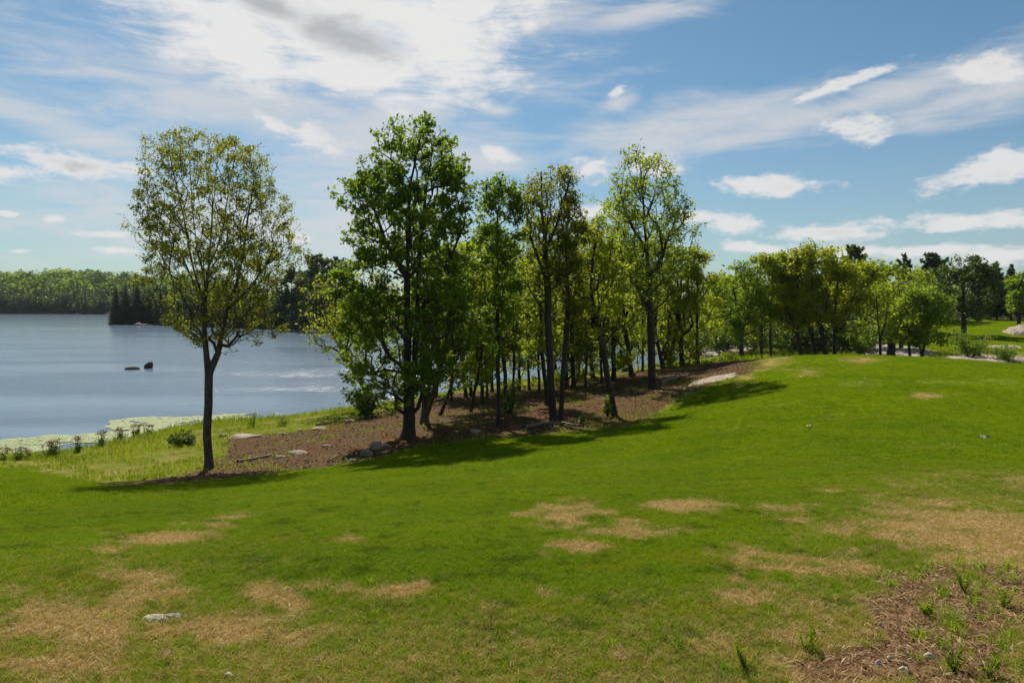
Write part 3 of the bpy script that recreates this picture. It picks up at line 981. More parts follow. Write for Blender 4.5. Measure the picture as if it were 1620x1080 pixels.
# ---- the grove on the brown slope: (px, depth), stems, crown, trunk px, N, leaves, size, material, label
GR = [
    ((671, 33), [[(671, 670), (669, 630), (667, 590), (668, 520), (672, 450)], [(673, 660), (683, 625), (695, 590), (706, 540), (712, 480)], [(672, 655), (679, 610), (681, 560), (690, 500)]],
     [(380, 680, 730), (430, 655, 755), (500, 650, 762), (560, 655, 755), (600, 670, 735)], 10, 420, 6500, 0.2, 'green', BARKG, 'cluster of three leaning trunks rising just behind the big twin-trunked tree'),
    ((697, 37), [[(694, 660), (705, 635), (714, 612), (718, 570), (722, 520)], [(712, 618), (718, 590), (728, 540)]],
     [(440, 700, 750), (490, 690, 765), (550, 695, 760), (590, 705, 745)], 4.5, 220, 3000, 0.19, 'mid', BARK, 'small crooked tree leaning right, between the trunk cluster and the slim pole trees'),
    ((737, 47), [[(737, 622), (733, 590), (729, 550), (726, 500)]], [(420, 715, 745), (470, 700, 760), (540, 700, 765), (580, 710, 755)], 4.0, 200, 2600, 0.22, 'mid', BARK,
     'slim shoreline tree leaning slightly left, nearest the water behind the crooked tree'),
    ((746, 47), [[(745, 622), (747, 580), (748, 530), (752, 470)]], [(400, 735, 770), (450, 725, 785), (530, 725, 790), (575, 735, 780)], 4.0, 200, 2600, 0.22, 'yellow', BARK,
     'straight slim shoreline tree with yellowish leaves, right beside the left-leaning one'),
    ((744, 37), [[(744, 666), (749, 630), (757, 590), (762, 540), (766, 470)]], [(395, 750, 785), (440, 735, 795), (520, 735, 795), (570, 745, 780)], 3.8, 220, 3000, 0.18, 'mid', BARK,
     'thin tree leaning right at mid slope, left of the tall slim pole tree'),
    ((762, 41), [[(762, 642), (760, 600), (761, 540), (758, 480)]], [(430, 740, 775), (480, 730, 790), (540, 735, 790), (580, 745, 780)], 4.5, 200, 2600, 0.2, 'yellow', BARK,
     'short dark trunk with yellow-green leaves behind the right-leaning thin tree'),
    ((780, 50), [[(779, 618), (778, 570), (780, 500)]], [(420, 765, 795), (470, 755, 810), (540, 755, 815), (580, 765, 805)], 4.0, 180, 2400, 0.22, 'yellow', BARK,
     'shoreline tree seen just left of the tall slim pole tree trunk'),
    ((789, 31), [[(789, 674), (788, 620), (789, 540), (788, 460), (787, 400), (788, 340), (793, 290), (797, 270)]],
     [(268, 788, 806), (285, 765, 818), (320, 757, 824), (370, 752, 826), (430, 756, 824), (500, 762, 818), (560, 770, 808)], 5.2, 560, 7000, 0.17, 'green', BARK,
     'tall slim pole tree with one straight trunk, right of the big green tree'),
    ((801, 35), [[(800, 655), (797, 610), (794, 560), (793, 500), (796, 440)]], [(380, 780, 810), (430, 770, 825), (500, 768, 830), (570, 778, 822)], 4.8, 260, 3600, 0.18, 'mid', BARK,
     'thin dark tree standing just behind the tall slim pole tree'),
    ((821, 50), [[(821, 620), (822, 580), (823, 520), (826, 460)]], [(390, 810, 838), (440, 800, 850), (520, 798, 852), (585, 808, 842)], 4.0, 220, 3000, 0.21, 'yellow', BARK,
     'isolated slim tree at the water edge between the pole tree and the paired tall trunks'),
    ((866, 38), [[(866, 643), (860, 590), (856, 540), (853, 480), (850, 430)]], [(370, 835, 868), (420, 822, 880), (490, 820, 885), (550, 832, 878)], 5.5, 300, 4200, 0.18, 'mid', BARK,
     'dark trunk leaning left behind the paired tall trunks'),
    ((877, 32), [[(877, 667), (873, 620), (870, 560), (867, 500), (866, 440), (864, 390), (860, 340), (858, 300), (857, 275)], [(866, 440), (848, 400), (836, 360), (830, 310)], [(864, 395), (882, 350), (895, 305), (904, 275)],
                 [(868, 510), (845, 470), (826, 440)]],
     [(266, 852, 905), (285, 828, 922), (320, 824, 920), (360, 829, 910), (410, 836, 900), (455, 844, 894)], 9.0, 700, 6000, 0.14, 'olive', BARK,
     'tall spreading tree with grey trunk and open olive crown, in the middle of the grove'),
    ((887, 32.3), [[(885, 665), (889, 620), (892, 560), (897, 500), (896, 430), (896, 370), (901, 330), (905, 310)]],
     [(305, 898, 915), (335, 888, 926), (380, 880, 932), (440, 878, 930), (500, 880, 922)], 6.0, 380, 4600, 0.15, 'olive', BARK,
     'slim trunk curving up beside the tall open olive tree, right one of the pair'),
    ((896, 50), [[(896, 608), (894, 560), (892, 500)]], [(420, 880, 908), (460, 868, 922), (530, 868, 925), (575, 878, 915)], 5.0, 220, 3000, 0.21, 'mid', BARK,
     'short trunk standing far back directly behind the paired tall trunks'),
    ((908, 48), [[(908, 612), (906, 560), (906, 500), (908, 440)]], [(380, 895, 925), (430, 885, 938), (510, 884, 940), (570, 892, 930)], 5.5, 260, 3600, 0.2, 'yellow', BARK,
     'straight dark trunk with yellow-green crown, next right of the paired tall trunks'),
    ((915, 54), [[(914, 600), (918, 560), (922, 510)]], [(440, 905, 935), (480, 895, 950), (540, 895, 950), (575, 905, 940)], 5.0, 180, 2400, 0.22, 'mid', BARK,
     'stubby shaded tree at the water, right behind the straight dark trunk'),
    ((938, 54), [[(938, 600), (933, 560), (926, 515), (922, 460)]], [(390, 905, 945), (440, 895, 955), (510, 895, 960), (565, 908, 950)], 5.0, 260, 3600, 0.21, 'yellow', BARK,
     'back-row tree leaning left, behind the leaning front tree of the grove'),
    ((972, 33.5), [[(972, 657), (968, 630), (960, 590), (951, 545), (941, 500), (935, 460), (938, 410), (946, 365)], [(941, 500), (962, 460), (978, 420)]],
     [(345, 935, 962), (375, 915, 980), (420, 900, 992), (470, 898, 995), (520, 910, 985), (545, 925, 965)], 7.5, 560, 7000, 0.155, 'yellow', BARK,
     'front tree leaning strongly left with yellow-green leaves, near the lawn edge'),
    ((971, 50), [[(971, 612), (970, 560), (970, 500), (968, 440)]], [(370, 950, 985), (420, 940, 1000), (500, 940, 1000), (560, 950, 990)], 6.0, 300, 4200, 0.2, 'yellow', BARK,
     'upright trunk behind the strongly leaning front tree'),
    ((991, 60), [[(990, 590), (982, 570), (984, 540), (986, 500)]], [(440, 975, 1005), (480, 965, 1020), (540, 965, 1020), (570, 975, 1010)], 5.0, 180, 2400, 0.22, 'mid', BARK,
     'bent trunk bowing left over the water behind the grove'),
    ((1000, 51), [[(1000, 597), (995, 560), (988, 515), (986, 470)]], [(400, 965, 1005), (440, 955, 1015), (510, 955, 1020), (560, 970, 1010)], 6.5, 300, 4200, 0.2, 'mid', BARK,
     'thick back-row trunk leaning left, just left of the tall right-hand tree'),
    ((1032, 42), [[(1032, 617), (1031, 560), (1030, 500), (1029, 450), (1026, 400), (1020, 350), (1015, 300), (1012, 260)], [(1028, 440), (1045, 410), (1060, 370), (1075, 330), (1085, 300)],
                  [(1026, 400), (1000, 360), (985, 320), (975, 280)], [(1030, 465), (1060, 430), (1090, 405)], [(1030, 470), (1000, 440), (978, 425)], [(1020, 350), (1035, 310), (1042, 265)]],
     [(238, 990, 1052), (260, 968, 1070), (290, 962, 1084), (330, 960, 1095), (370, 958, 1106), (400, 956, 1110), (430, 960, 1096), (460, 968, 1078), (490, 990, 1058)],
     9.5, 950, 10500, 0.185, 'mid', BARK, 'tall full-crowned tree with straight dark trunk, highest at the right end of the grove'),
    ((1050, 56), [[(1050, 585), (1043, 555), (1038, 520), (1040, 470)]], [(400, 1020, 1055), (440, 1015, 1070), (510, 1015, 1070), (560, 1025, 1060)], 5.5, 260, 3600, 0.22, 'yellow', BARK,
     'leaning rear trunk, first one right of the tall right-hand tree'),
    ((1060, 57), [[(1060, 583), (1063, 550), (1070, 510), (1073, 460)]], [(420, 1055, 1085), (450, 1045, 1098), (520, 1045, 1095), (560, 1052, 1085)], 5.0, 240, 3200, 0.22, 'mid', BARK,
     'slender trunk leaning right, paired in a V with the left-leaning rear trunk'),
    ((1081, 57), [[(1080, 581), (1077, 545), (1074, 500), (1076, 455)]], [(425, 1062, 1095), (455, 1050, 1108), (500, 1050, 1110), (540, 1060, 1100)], 6.0, 260, 3600, 0.22, 'yellow', BARK,
     'upright rear trunk with golden-green crown, second from the right end of the grove'),
    ((1104, 57), [[(1104, 578), (1104, 540), (1104, 490), (1103, 450)]], [(430, 1092, 1118), (455, 1080, 1130), (500, 1078, 1132), (540, 1088, 1122)], 4.5, 240, 3400, 0.22, 'yellow', BARK,
     'last slim straight trunk at the right end of the grove beside the pale rocks'),
    ((585, 48), [[(590, 640), (570, 600), (545, 560), (520, 520), (500, 480)], [(545, 560), (560, 500), (575, 450)]],
     [(430, 500, 610), (460, 478, 615), (500, 470, 610), (530, 478, 600), (560, 500, 600)], 6.0, 340, 2800, 0.2, 'rust', BARK,
     'rusty yellow tree leaning out over the lake, left of the big green tree'),
]
for i, (base, stems, crown, rpx, N, nl, ls, mt, bk, lab) in enumerate(GR):
    if base[1] > 36 and rpx < 9 and mt != 'rust':
        crown = [(py - (34 if k < 2 else 6 if k < len(crown) - 1 else -26), (l + r_) / 2 - (r_ - l) * 0.62, (l + r_) / 2 + (r_ - l) * 0.62) for k, (py, l, r_) in enumerate(crown)]
        stems = [st if k else st + [((crown[0][1] + crown[0][2]) / 2, crown[1][0])] for k, st in enumerate(stems)]
        N, nl = int(N * 1.35), int(nl * 1.3)
    make_tree('leafy_tree', lab, base, stems, crown, rpx, int(N * 1.15), int(nl * 1.3), ls * 0.80, mt, 100 + i, bk, sig=0.14 if base[1] < 40 else 0.22, group='trees of the grove on the brown slope',
              bf=0.3, maxcnt=5, cw=0.94, rise=0.5, clump=0.55)

SAP = [(715, 45, 625), (770, 44, 632), (812, 46, 626), (838, 49, 618), (852, 46, 624), (926, 46, 620), (952, 49, 612), (1016, 55, 594), (690, 50, 622), (880, 52, 606)]
SAPL = ['thin sapling behind the crooked right-leaning tree near the trunk cluster', 'thin sapling between the right-leaning thin tree and the tall slim pole tree',
        'thin sapling just right of the tall slim pole tree trunk', 'left one of two thin saplings between the pole tree and the paired tall trunks',
        'right one of two thin saplings between the pole tree and the paired tall trunks', 'thin sapling right of the straight dark trunk with the yellow-green crown',
        'thin sapling seen left of the strongly leaning front tree foot', 'thin sapling close to the left side of the tall right-hand tree',
        'thin sapling by the water directly right of the big tree trunk cluster', 'thin sapling seen between the paired tall trunks at the water']
for i, (px, d, by) in enumerate(SAP):
    k = (i * 37 % 11) - 5
    make_tree('thin_sapling', SAPL[i], (px, d),
              [[(px, by), (px + k, by - 60), (px + k * 0.4, by - 130), (px + k * 1.4, by - 190)]],
              [(by - 225, px - 12, px + 12), (by - 190, px - 24, px + 24), (by - 110, px - 27, px + 27), (by - 50, px - 16, px + 16)],
              3.2, 260, 3800, 0.17, ('yellow', 'mid')[i % 2], 800 + i, BARK, sig=0.22, group='thin back-row saplings of the grove', bf=0.3, rise=0.5, clump=0.55)

# ---- trees beyond the knoll, right half
RT = [
    ((1174, 66), [[(1174, 563), (1172, 535), (1168, 500), (1160, 460)], [(1173, 538), (1180, 500), (1190, 465)], [(1172, 530), (1150, 500), (1145, 475)]],
     [(424, 1155, 1195), (445, 1135, 1215), (480, 1130, 1220), (515, 1135, 1215), (535, 1150, 1200)], 5.5, 420, 6000, 0.24, 'green', 'green tree splitting low into a V of stems behind the knoll crest'),
    ((1205, 68), [[(1205, 562), (1205, 520), (1204, 470), (1203, 420)]], [(398, 1198, 1212), (412, 1182, 1225), (450, 1180, 1228), (500, 1182, 1225), (530, 1190, 1218)], 3.8, 300, 4200, 0.25, 'yellow',
     'slim straight yellow-green tree right of the V-stemmed tree'),
    ((1219, 69), [[(1219, 561), (1219, 520), (1221, 470), (1225, 430)]], [(405, 1215, 1240), (430, 1205, 1255), (480, 1205, 1255), (520, 1210, 1245)], 3.5, 260, 3600, 0.25, 'mid',
     'thin tree with a pale straight stem, second right of the V-stemmed tree'),
    ((1270, 68), [[(1270, 559), (1260, 530), (1247, 495), (1238, 455), (1236, 425)]], [(402, 1225, 1260), (425, 1215, 1275), (470, 1215, 1285), (520, 1230, 1285)], 5.0, 380, 5200, 0.25, 'yellow',
     'leftmost of the dark trunks slanting left behind the knoll crest'),
    ((1292, 68), [[(1292, 558), (1284, 530), (1272, 490), (1262, 450), (1260, 415)]], [(392, 1245, 1285), (415, 1238, 1300), (460, 1238, 1305), (515, 1250, 1305)], 5.0, 380, 5200, 0.25, 'rust',
     'middle one of the dark trunks slanting left behind the knoll crest'),
    ((1308, 67), [[(1308, 557), (1298, 520), (1286, 475), (1282, 430)]], [(398, 1270, 1310), (420, 1260, 1325), (465, 1262, 1330), (520, 1275, 1325)], 5.5, 380, 5200, 0.25, 'yellow',
     'rightmost of the dark trunks slanting left behind the knoll crest'),
    ((1320, 67), [[(1320, 557), (1321, 520), (1323, 470), (1326, 430)]], [(404, 1310, 1350), (425, 1300, 1362), (470, 1298, 1365), (525, 1305, 1355)], 5.0, 380, 5200, 0.25, 'rust',
     'upright trunk with rusty yellow crown beside the three slanting trunks'),
    ((1392, 66), [[(1393, 563), (1391, 530), (1388, 500), (1386, 470)], [(1392, 540), (1400, 510), (1405, 480)]], [(452, 1375, 1415), (475, 1362, 1425), (515, 1360, 1425), (540, 1372, 1418)], 3.2, 320, 2600, 0.2, 'mid',
     'sparse twiggy sapling with bare grey twigs beside the broad dark stump'),
    ((1440, 63), [[(1441, 570), (1438, 545), (1434, 510)]], [(470, 1420, 1455), (490, 1412, 1462), (525, 1412, 1462), (540, 1420, 1455)], 3.4, 260, 3600, 0.22, 'mid',
     'left trunk of the small sunlit tree clump at the knoll edge'),
    ((1460, 63), [[(1458, 571), (1464, 545), (1468, 515), (1466, 480)], [(1459, 560), (1452, 530), (1446, 500)]], [(452, 1455, 1480), (470, 1436, 1495), (505, 1430, 1502), (540, 1440, 1490)], 4.0, 420, 6500, 0.22, 'green',
     'sunlit bright green small tree with trunk leaning right at the knoll edge'),
    ((1525, 104), [[(1525, 531), (1524, 500), (1523, 460), (1525, 425)]], [(410, 1505, 1545), (425, 1490, 1565), (455, 1480, 1575), (490, 1485, 1570), (505, 1495, 1555)], 6.0, 520, 7000, 0.36, 'deep',
     'dark broad tree with a stout trunk standing on the far lawn'),
    ((1616, 112), [[(1612, 508), (1613, 480), (1616, 450)]], [(428, 1605, 1640), (445, 1598, 1650), (480, 1596, 1650), (497, 1602, 1640)], 4.0, 340, 4500, 0.36, 'green',
     'bright green tree cut by the right edge of the picture'),
    ((1425, 84), [[(1425, 556), (1425, 520), (1423, 470), (1420, 430)]], [(415, 1395, 1440), (435, 1375, 1460), (470, 1368, 1465), (510, 1375, 1455)], 5.0, 420, 5600, 0.3, 'mid',
     'rounded mid green tree rising behind the sapling and the stump'),
    ((1360, 82), [[(1360, 556), (1360, 520), (1362, 470), (1360, 430)]], [(408, 1340, 1385), (430, 1325, 1400), (470, 1325, 1405), (520, 1335, 1395)], 5.0, 420, 5600, 0.3, 'yellow',
     'rounded yellow-green tree filling the gap right of the slanting trunks'),
    ((1255, 84), [[(1255, 556), (1254, 520), (1256, 460)]], [(415, 1240, 1275), (435, 1222, 1290), (475, 1220, 1295), (520, 1228, 1285)], 4.5, 380, 5200, 0.3, 'mid',
     'green tree standing behind the slanting trunks'),
    ((1150, 86), [[(1150, 552), (1150, 510), (1148, 460)]], [(428, 1135, 1160), (445, 1120, 1175), (480, 1118, 1180), (520, 1125, 1172)], 4.0, 340, 4600, 0.3, 'yellow',
     'yellow-green tree behind the pale shore rocks, left of the V-stemmed tree'),
]
for i, (base, stems, crown, rpx, N, nl, ls, mt, lab) in enumerate(RT):
    make_tree('leafy_tree', lab, base, stems, crown, rpx, N, int(nl * 1.15), ls, mt, 300 + i, BARK, sig=0.32, group='trees beyond the knoll', bf=0.32, maxcnt=7, rmin=0.014)


# ------------------------------------------------------------------ conifers
def conifer_arrays(rng, H, wid, n_whorl, per, seg, lsize, bare=0.12, droop=0.25, pine=False):
    """needle sprays along drooping (or, for pines, rising) branches"""
    tp0, tp1, tr0, tr1, lc, ld = [], [], [], [], [], []
    zs = np.linspace(H * bare, H * 0.985, n_whorl)
    k = 14
    zt = np.linspace(-0.2, H, k)
    wx = np.cumsum(rng.normal(0, 0.02, k))
    rt = H * 0.016
    for a in range(k - 1):
        tp0.append((wx[a], 0, zt[a]))
        tp1.append((wx[a + 1], 0, zt[a + 1]))
        tr0.append(rt * (1 - zt[a] / H * 0.95) + 0.01)
        tr1.append(rt * (1 - zt[a + 1] / H * 0.95) + 0.01)
    for z in zs:
        u = (z - H * bare) / (H * (1 - bare))
        if pine:
            Lb = wid * (0.35 + 0.95 * math.sin(min(1, u * 0.9 + 0.12) * math.pi) ** 0.8) * 0.8
        else:
            Lb = wid * (1 - u) ** 0.85 + 0.12
        a0 = rng.uniform(0, 6.28)
        for q in range(per):
            if rng.random() < (0.28 if pine else 0.08):
                continue
            a = a0 + q * 2 * math.pi / per + rng.normal(0, 0.25)
            L = Lb * (rng.uniform(0.35, 1.2) if pine else rng.uniform(0.65, 1.15))
            el = (0.25 + 0.4 * u if pine else -droop * (1 - u) + 0.25 * u) + rng.normal(0, 0.08)
            dv = np.array([math.cos(a) * math.cos(el), math.sin(a) * math.cos(el), math.sin(el)])
            p = np.array([0, 0, z])
            tp0.append(p)
            tp1.append(p + dv * L)
            tr0.append(0.02 + 0.012 * L)
            tr1.append(0.008)
            n = max(3, int(seg * L * (2.0 if pine else 1.6)))
            t = rng.uniform(0.45 if pine else 0.15, 1.05, n)
            c = p + dv * (L * t)[:, None]
            side = np.array([-math.sin(a), math.cos(a), 0])
            c = c + side * (rng.normal(0, 0.18, n) * L * (1.05 - t * 0.6))[:, None]
            c[:, 2] += rng.normal(0, 0.05 * L + 0.05, n) - (0 if pine else 0.06 * L)
            lc.append(c)
    return (np.array(tp0), np.array(tp1), np.array(tr0), np.array(tr1)), np.vstack(lc)


def make_conifer(label, base, topy, widpx, seed, mat='conifer', pine=False, n_whorl=26, per=7, seg=16, lsize=None, group=None, bare=0.1, name='conifer_tree'):
    rng = np.random.default_rng(seed)
    px, d = base
    s = d / F
    X, Y = (px - CX) * s, d
    Z = h1(X, Y)
    H = EYE + (HY - topy) * s - Z
    wid = widpx * s / 2
    tb, lc = conifer_arrays(rng, H, wid, n_whorl, per, seg / max(0.6, wid / 2.5), 0, bare, 0.3, pine)
    root = link(name, None, loc=(X, Y, Z), label=label, category='tree', group=group)
    a = Acc()
    a.add(*tubes(*tb, 6))
    link('trunk', a.mesh('trunk', BARK, True), root)
    ls = lsize or (0.10 * wid + 0.16 if pine else 0.12 * wid + 0.2)
    v, f = leaves(rng, lc, ls, 0.9, 0.5)
    link('crown', mesh_np('crown', v, f, LM[mat], {'v': ('FACE', rng.random(len(f)))}), root, kind='stuff')
    return root


cg = 'conifers on the point across the lake'
make_conifer('pointed dark conifer at the tip of the wooded point across the lake', (184, 262), 458, 26, 1, group=cg, bare=0.03)
make_conifer('tallest spire conifer on the wooded point, second from its tip', (199, 264), 449, 22, 2, group=cg, bare=0.03)
make_conifer('broad dark conifer in the middle of the wooded point, third from its tip', (218, 262), 450, 27, 3, group=cg, bare=0.03)
make_conifer('fourth dark conifer from the tip of the wooded point', (236, 264), 456, 24, 4, group=cg, bare=0.03)
make_conifer('fifth conifer of the wooded point, half hidden by the lone tree', (254, 260), 460, 24, 5, group=cg, bare=0.03)
make_conifer('tall irregular pine on the far shore left of the big green tree', (500, 198), 408, 66, 6, 'pine', True, 20, 6, 30, group='pines on the far shore', bare=0.25, name='pine_tree')
make_conifer('darker pine beside the tall irregular one on the far shore', (531, 202), 410, 52, 7, 'conifer', True, 20, 6, 28, group='pines on the far shore', bare=0.25, name='pine_tree')
make_conifer('pine on the far shore behind the right side of the lone tree', (462, 204), 428, 54, 8, 'conifer', True, 20, 6, 28, group='pines on the far shore', bare=0.2, name='pine_tree')
pg = 'pines above the tree line at the right'
make_conifer('wide-topped pine rising above the tree line over the slanting trunks', (1352, 122), 392, 62, 21, 'pine', True, 22, 7, 34, group=pg, bare=0.3, name='pine_tree')
make_conifer('narrow pine tip poking above the tree line, between the two wide pines', (1430, 132), 403, 30, 22, 'pine', True, 22, 6, 26, group=pg, bare=0.3, name='pine_tree')
make_conifer('wide dark pine above the tree line, left of the dark broad tree', (1475, 130), 404, 52, 23, 'conifer', True, 22, 7, 32, group=pg, bare=0.3, name='pine_tree')
make_conifer('dark conifer directly behind the dark broad tree of the far lawn', (1550, 135), 416, 44, 24, group=pg, bare=0.12)
make_conifer('dark conifer with bare lower trunk, left of the pair before the right edge', (1577, 128), 414, 42, 25, group=pg, bare=0.16)
make_conifer('dark conifer with bare lower trunk, right of the pair before the right edge', (1600, 132), 418, 40, 26, group=pg, bare=0.16)
make_conifer('blackish conifer wedged between the broad dark tree and the bare-trunk pair', (1563, 140), 424, 36, 27, group=pg, bare=0.16)


# ------------------------------------------------------------------ woods that read as one mass
def proto_leaves(rng, H, wid, n, lsize, kind):
    if kind == 'con':
        _, lc = conifer_arrays(rng, H, wid, 14, 6, max(2, n / (14 * 6 * 0.6 * wid)), 0, 0.04)
        v, f = leaves(rng, lc, lsize, 0.9, 0.55)
        return v, f
    # lumpy deciduous crown: clumps on a shell
    k = 16
    an = rng.uniform(0, 6.28, k)
    zz = rng.uniform(0.28, 0.95, k)
    rr = np.sqrt(np.clip(1 - ((zz - 0.58) / 0.46) ** 2, 0.02, 1)) * wid * 0.72
    cc = np.stack([rr * np.cos(an), rr * np.sin(an), zz * H], -1)
    q = rng.integers(0, k, n)
    d = rng.normal(size=(n, 3))
    d /= np.linalg.norm(d, axis=1, keepdims=True)
    c = cc[q] + d * (wid * 0.40) * rng.uniform(0.55, 1.0, n)[:, None] ** 0.5 * np.array([1, 1, 0.8])
    return leaves(rng, c, lsize, 0.5, 0.75)


def woods(name, label, spots, protos, mat, seed):
    rng = np.random.default_rng(seed)
    acc = Acc()
    vv = []
    gz = height(np.array([q[0] for q in spots]), np.array([q[1] for q in spots]))
    for (x, y, sc, k), z0 in zip(spots, gz):
        v, f = protos[k % len(protos)]
        a = rng.uniform(0, 6.28)
        ca, sa = math.cos(a), math.sin(a)
        w = np.stack([v[:, 0] * ca - v[:, 1] * sa, v[:, 0] * sa + v[:, 1] * ca, v[:, 2]], -1) * sc
        w += np.array([x, y, z0 - 0.3])
        acc.add(w, f)
        vv.append(np.clip(rng.normal(0.5, 0.18) + rng.normal(0, 0.18, len(f)), 0, 1))
    me = mesh_np(name, np.vstack(acc.v), np.vstack(acc.f), LM[mat], {'v': ('FACE', np.concatenate(vv))})
    link(name, me, kind='stuff', label=label, category='woods')


def scatter(rng, pxr, n, d0, d1, back=1e9, m=60000):
    """n plan points on land seen between two photo columns, within `back` metres of the shore"""
    px = rng.uniform(*pxr, m)
    d = np.sqrt(rng.uniform(d0 * d0, d1 * d1, m))
    x = (px - CX) / F * d
    sd = poly_sdf(LAKE, x, d)
    k = np.nonzero((sd < -1.5) & (sd > -back))[0][:n]
    return list(zip(x[k].tolist(), d[k].tolist()))


rg = np.random.default_rng(77)
far_dec = [proto_leaves(rg, 13, 6.0, 300, 1.35, 'dec') for _ in range(6)]
far_con = [proto_leaves(rg, 16, 3.0, 260, 1.1, 'con') for _ in range(4)]
mid_dec = [proto_leaves(rg, 12, 4.6, 1500, 0.5, 'dec') for _ in range(7)]
low_dec = [proto_leaves(rg, 5.5, 3.2, 800, 0.42, 'dec') for _ in range(5)]


def wood_spots(rng, pts, lo, hi):
    return [(x, y, rng.uniform(lo, hi), int(rng.integers(0, 100))) for x, y in pts]


sp = scatter(rg, (-220, 400), 330, 545, 720)
woods('far_woods', 'sunlit broadleaf woods covering the hill across the lake', wood_spots(rg, sp, 0.55, 1.2), far_dec, 'green', 1)
sp = scatter(rg, (-220, 400), 360, 515, 700)
woods('far_woods', 'green treetops mixed into the woods on the hill across the lake', wood_spots(rg, sp, 0.75, 1.1), far_dec, 'deep', 2)
sp = scatter(rg, (-220, 330), 150, 455, 575, 30)
sp += scatter(rg, (-220, 330), 110, 485, 535, 9)
woods('shore_conifers', 'dark conifer belt along the water at the foot of the far hill', wood_spots(rg, sp, 0.45, 1.15), far_con, 'conifer', 3)
sp = scatter(rg, (-220, 330), 170, 480, 560, 24)
woods('far_woods', 'deep green broadleaf trees along the water at the foot of the far hill', wood_spots(rg, sp, 0.45, 0.95), far_dec, 'deep', 13)
sp = scatter(rg, (178, 560), 150, 206, 330, 26)
sp += scatter(rg, (172, 560), 60, 204, 300, 6)
woods('shore_conifers', 'dark conifer wood along the point and far shore behind the lone tree', wood_spots(rg, sp, 0.6, 0.95), [proto_leaves(rg, 16, 3.0, 700, 0.75, 'con') for _ in range(4)], 'conifer', 4)
sp = scatter(rg, (250, 560), 50, 212, 300)
woods('far_shore_woods', 'green broadleaf trees mixed among the far shore conifers', wood_spots(rg, sp, 0.7, 1.05), mid_dec, 'mid', 5)
sp = scatter(rg, (540, 1130), 70, 108, 260, 40)
woods('bay_woods', 'yellow-green woods on the far bank of the bay behind the grove', wood_spots(rg, sp, 0.62, 1.0), mid_dec, 'yellow', 6)
sp = scatter(rg, (560, 1110), 60, 104, 250, 14)
woods('bay_bushes', 'low green bushes at the water on the far bank of the bay', wood_spots(rg, sp, 0.6, 1.0), low_dec, 'mid', 7)
sp = scatter(rg, (1110, 1500), 46, 108, 165)
woods('right_woods', 'green woods filling the background behind the slanting trunks', wood_spots(rg, sp, 0.62, 0.92), mid_dec, 'mid', 8)
sp = scatter(rg, (1110, 1430), 22, 102, 135)
woods('right_woods', 'yellowish woods filling the background behind the slanting trunks', wood_spots(rg, sp, 0.6, 0.86), mid_dec, 'yellow', 9)
sp = scatter(rg, (1110, 1400), 34, 88, 108) + scatter(rg, (1185, 1385), 22, 76, 88)
woods('understorey', 'low shaded bushes beneath the trees behind the knoll', wood_spots(rg, sp, 0.5, 0.85), low_dec, 'deep', 10)
sp = scatter(rg, (1490, 2000), 46, 150, 210)
woods('right_woods', 'dark woods behind the conifers beyond the far lawn', wood_spots(rg, sp, 0.62, 0.95), mid_dec, 'deep', 11)
sp = scatter(rg, (1660, 2400), 36, 75, 150)
woods('right_woods', 'green woods continuing past the right side of the far lawn', wood_spots(rg, sp, 0.62, 0.95), mid_dec, 'mid', 12)


# ------------------------------------------------------------------ shrubs and plants
def make_bush(label, px, d, wpx, hpx, n, lsize, mat, seed, name='bush', group=None):
    rng = np.random.default_rng(seed)
    s = d / F
    X, Y = (px - CX) * s, d
    Z = h1(X, Y)
    root = link(name, None, loc=(X, Y, Z), label=label, category='bush', group=group)
    w, h = wpx * s / 2, hpx * s
    k = 14
    an = rng.uniform(0, 6.28, k)
    tip = np.stack([np.cos(an) * w * rng.uniform(.2, .9, k), np.sin(an) * w * rng.uniform(.2, .8, k), h * rng.uniform(.45, 1.0, k)], -1)
    a = Acc()
    a.add(*tubes(np.zeros((k, 3)) + np.array([0, 0, -.05]), tip, np.full(k, 0.02 + 0.01 * h), np.full(k, 0.006), 4))
    link('stems', a.mesh('stems', BARK, True), root)
    q = rng.integers(0, k, n)
    t = rng.uniform(0.3, 1.08, n)[:, None]
    c = tip[q] * t + rng.normal(0, 0.13 * max(w, h * 0.5), (n, 3))
    c[:, 2] = np.maximum(c[:, 2], 0.04)
    v, f = leaves(rng, c, lsize, 0.4)
    link('foliage', mesh_np('foliage', v, f, LM[mat], {'v': ('FACE', rng.random(n))}), root, kind='stuff')


make_bush('leafy bush with upright shoots among rocks below the far lawn', 1535, 73, 74, 46, 1800, 0.2, 'bush', 1)
make_bush('low green bush at the right edge beside the ledge', 1590, 70, 60, 24, 1300, 0.18, 'bush', 2)
make_bush('sunlit yellow-green bush on the knoll between shore rocks and V-stemmed tree', 1155, 62, 34, 16, 800, 0.16, 'reed', 3)
make_bush('rounded green bush beneath the upright rusty tree behind the knoll', 1360, 72, 56, 44, 1700, 0.2, 'bush', 4)
make_bush('dark little bush under the low boughs of the big green tree', 578, 42, 52, 40, 900, 0.2, 'deep', 5)
make_bush('small green sapling growing at the foot of the strongly leaning front tree', 961, 33.2, 16, 34, 260, 0.13, 'bush', 6)
make_bush('tiny green plant on the litter right of the paired tall trunks', 921, 31.5, 14, 14, 150, 0.1, 'bush', 7)
make_bush('low dark green shrub in the shore grass left of the lone tree trunk', 288, 34, 62, 18, 800, 0.16, 'deep', 8)
make_bush('small sunlit sapling in front of the thin dark tree behind the pole tree', 806, 34, 34, 62, 420, 0.15, 'bush', 9)


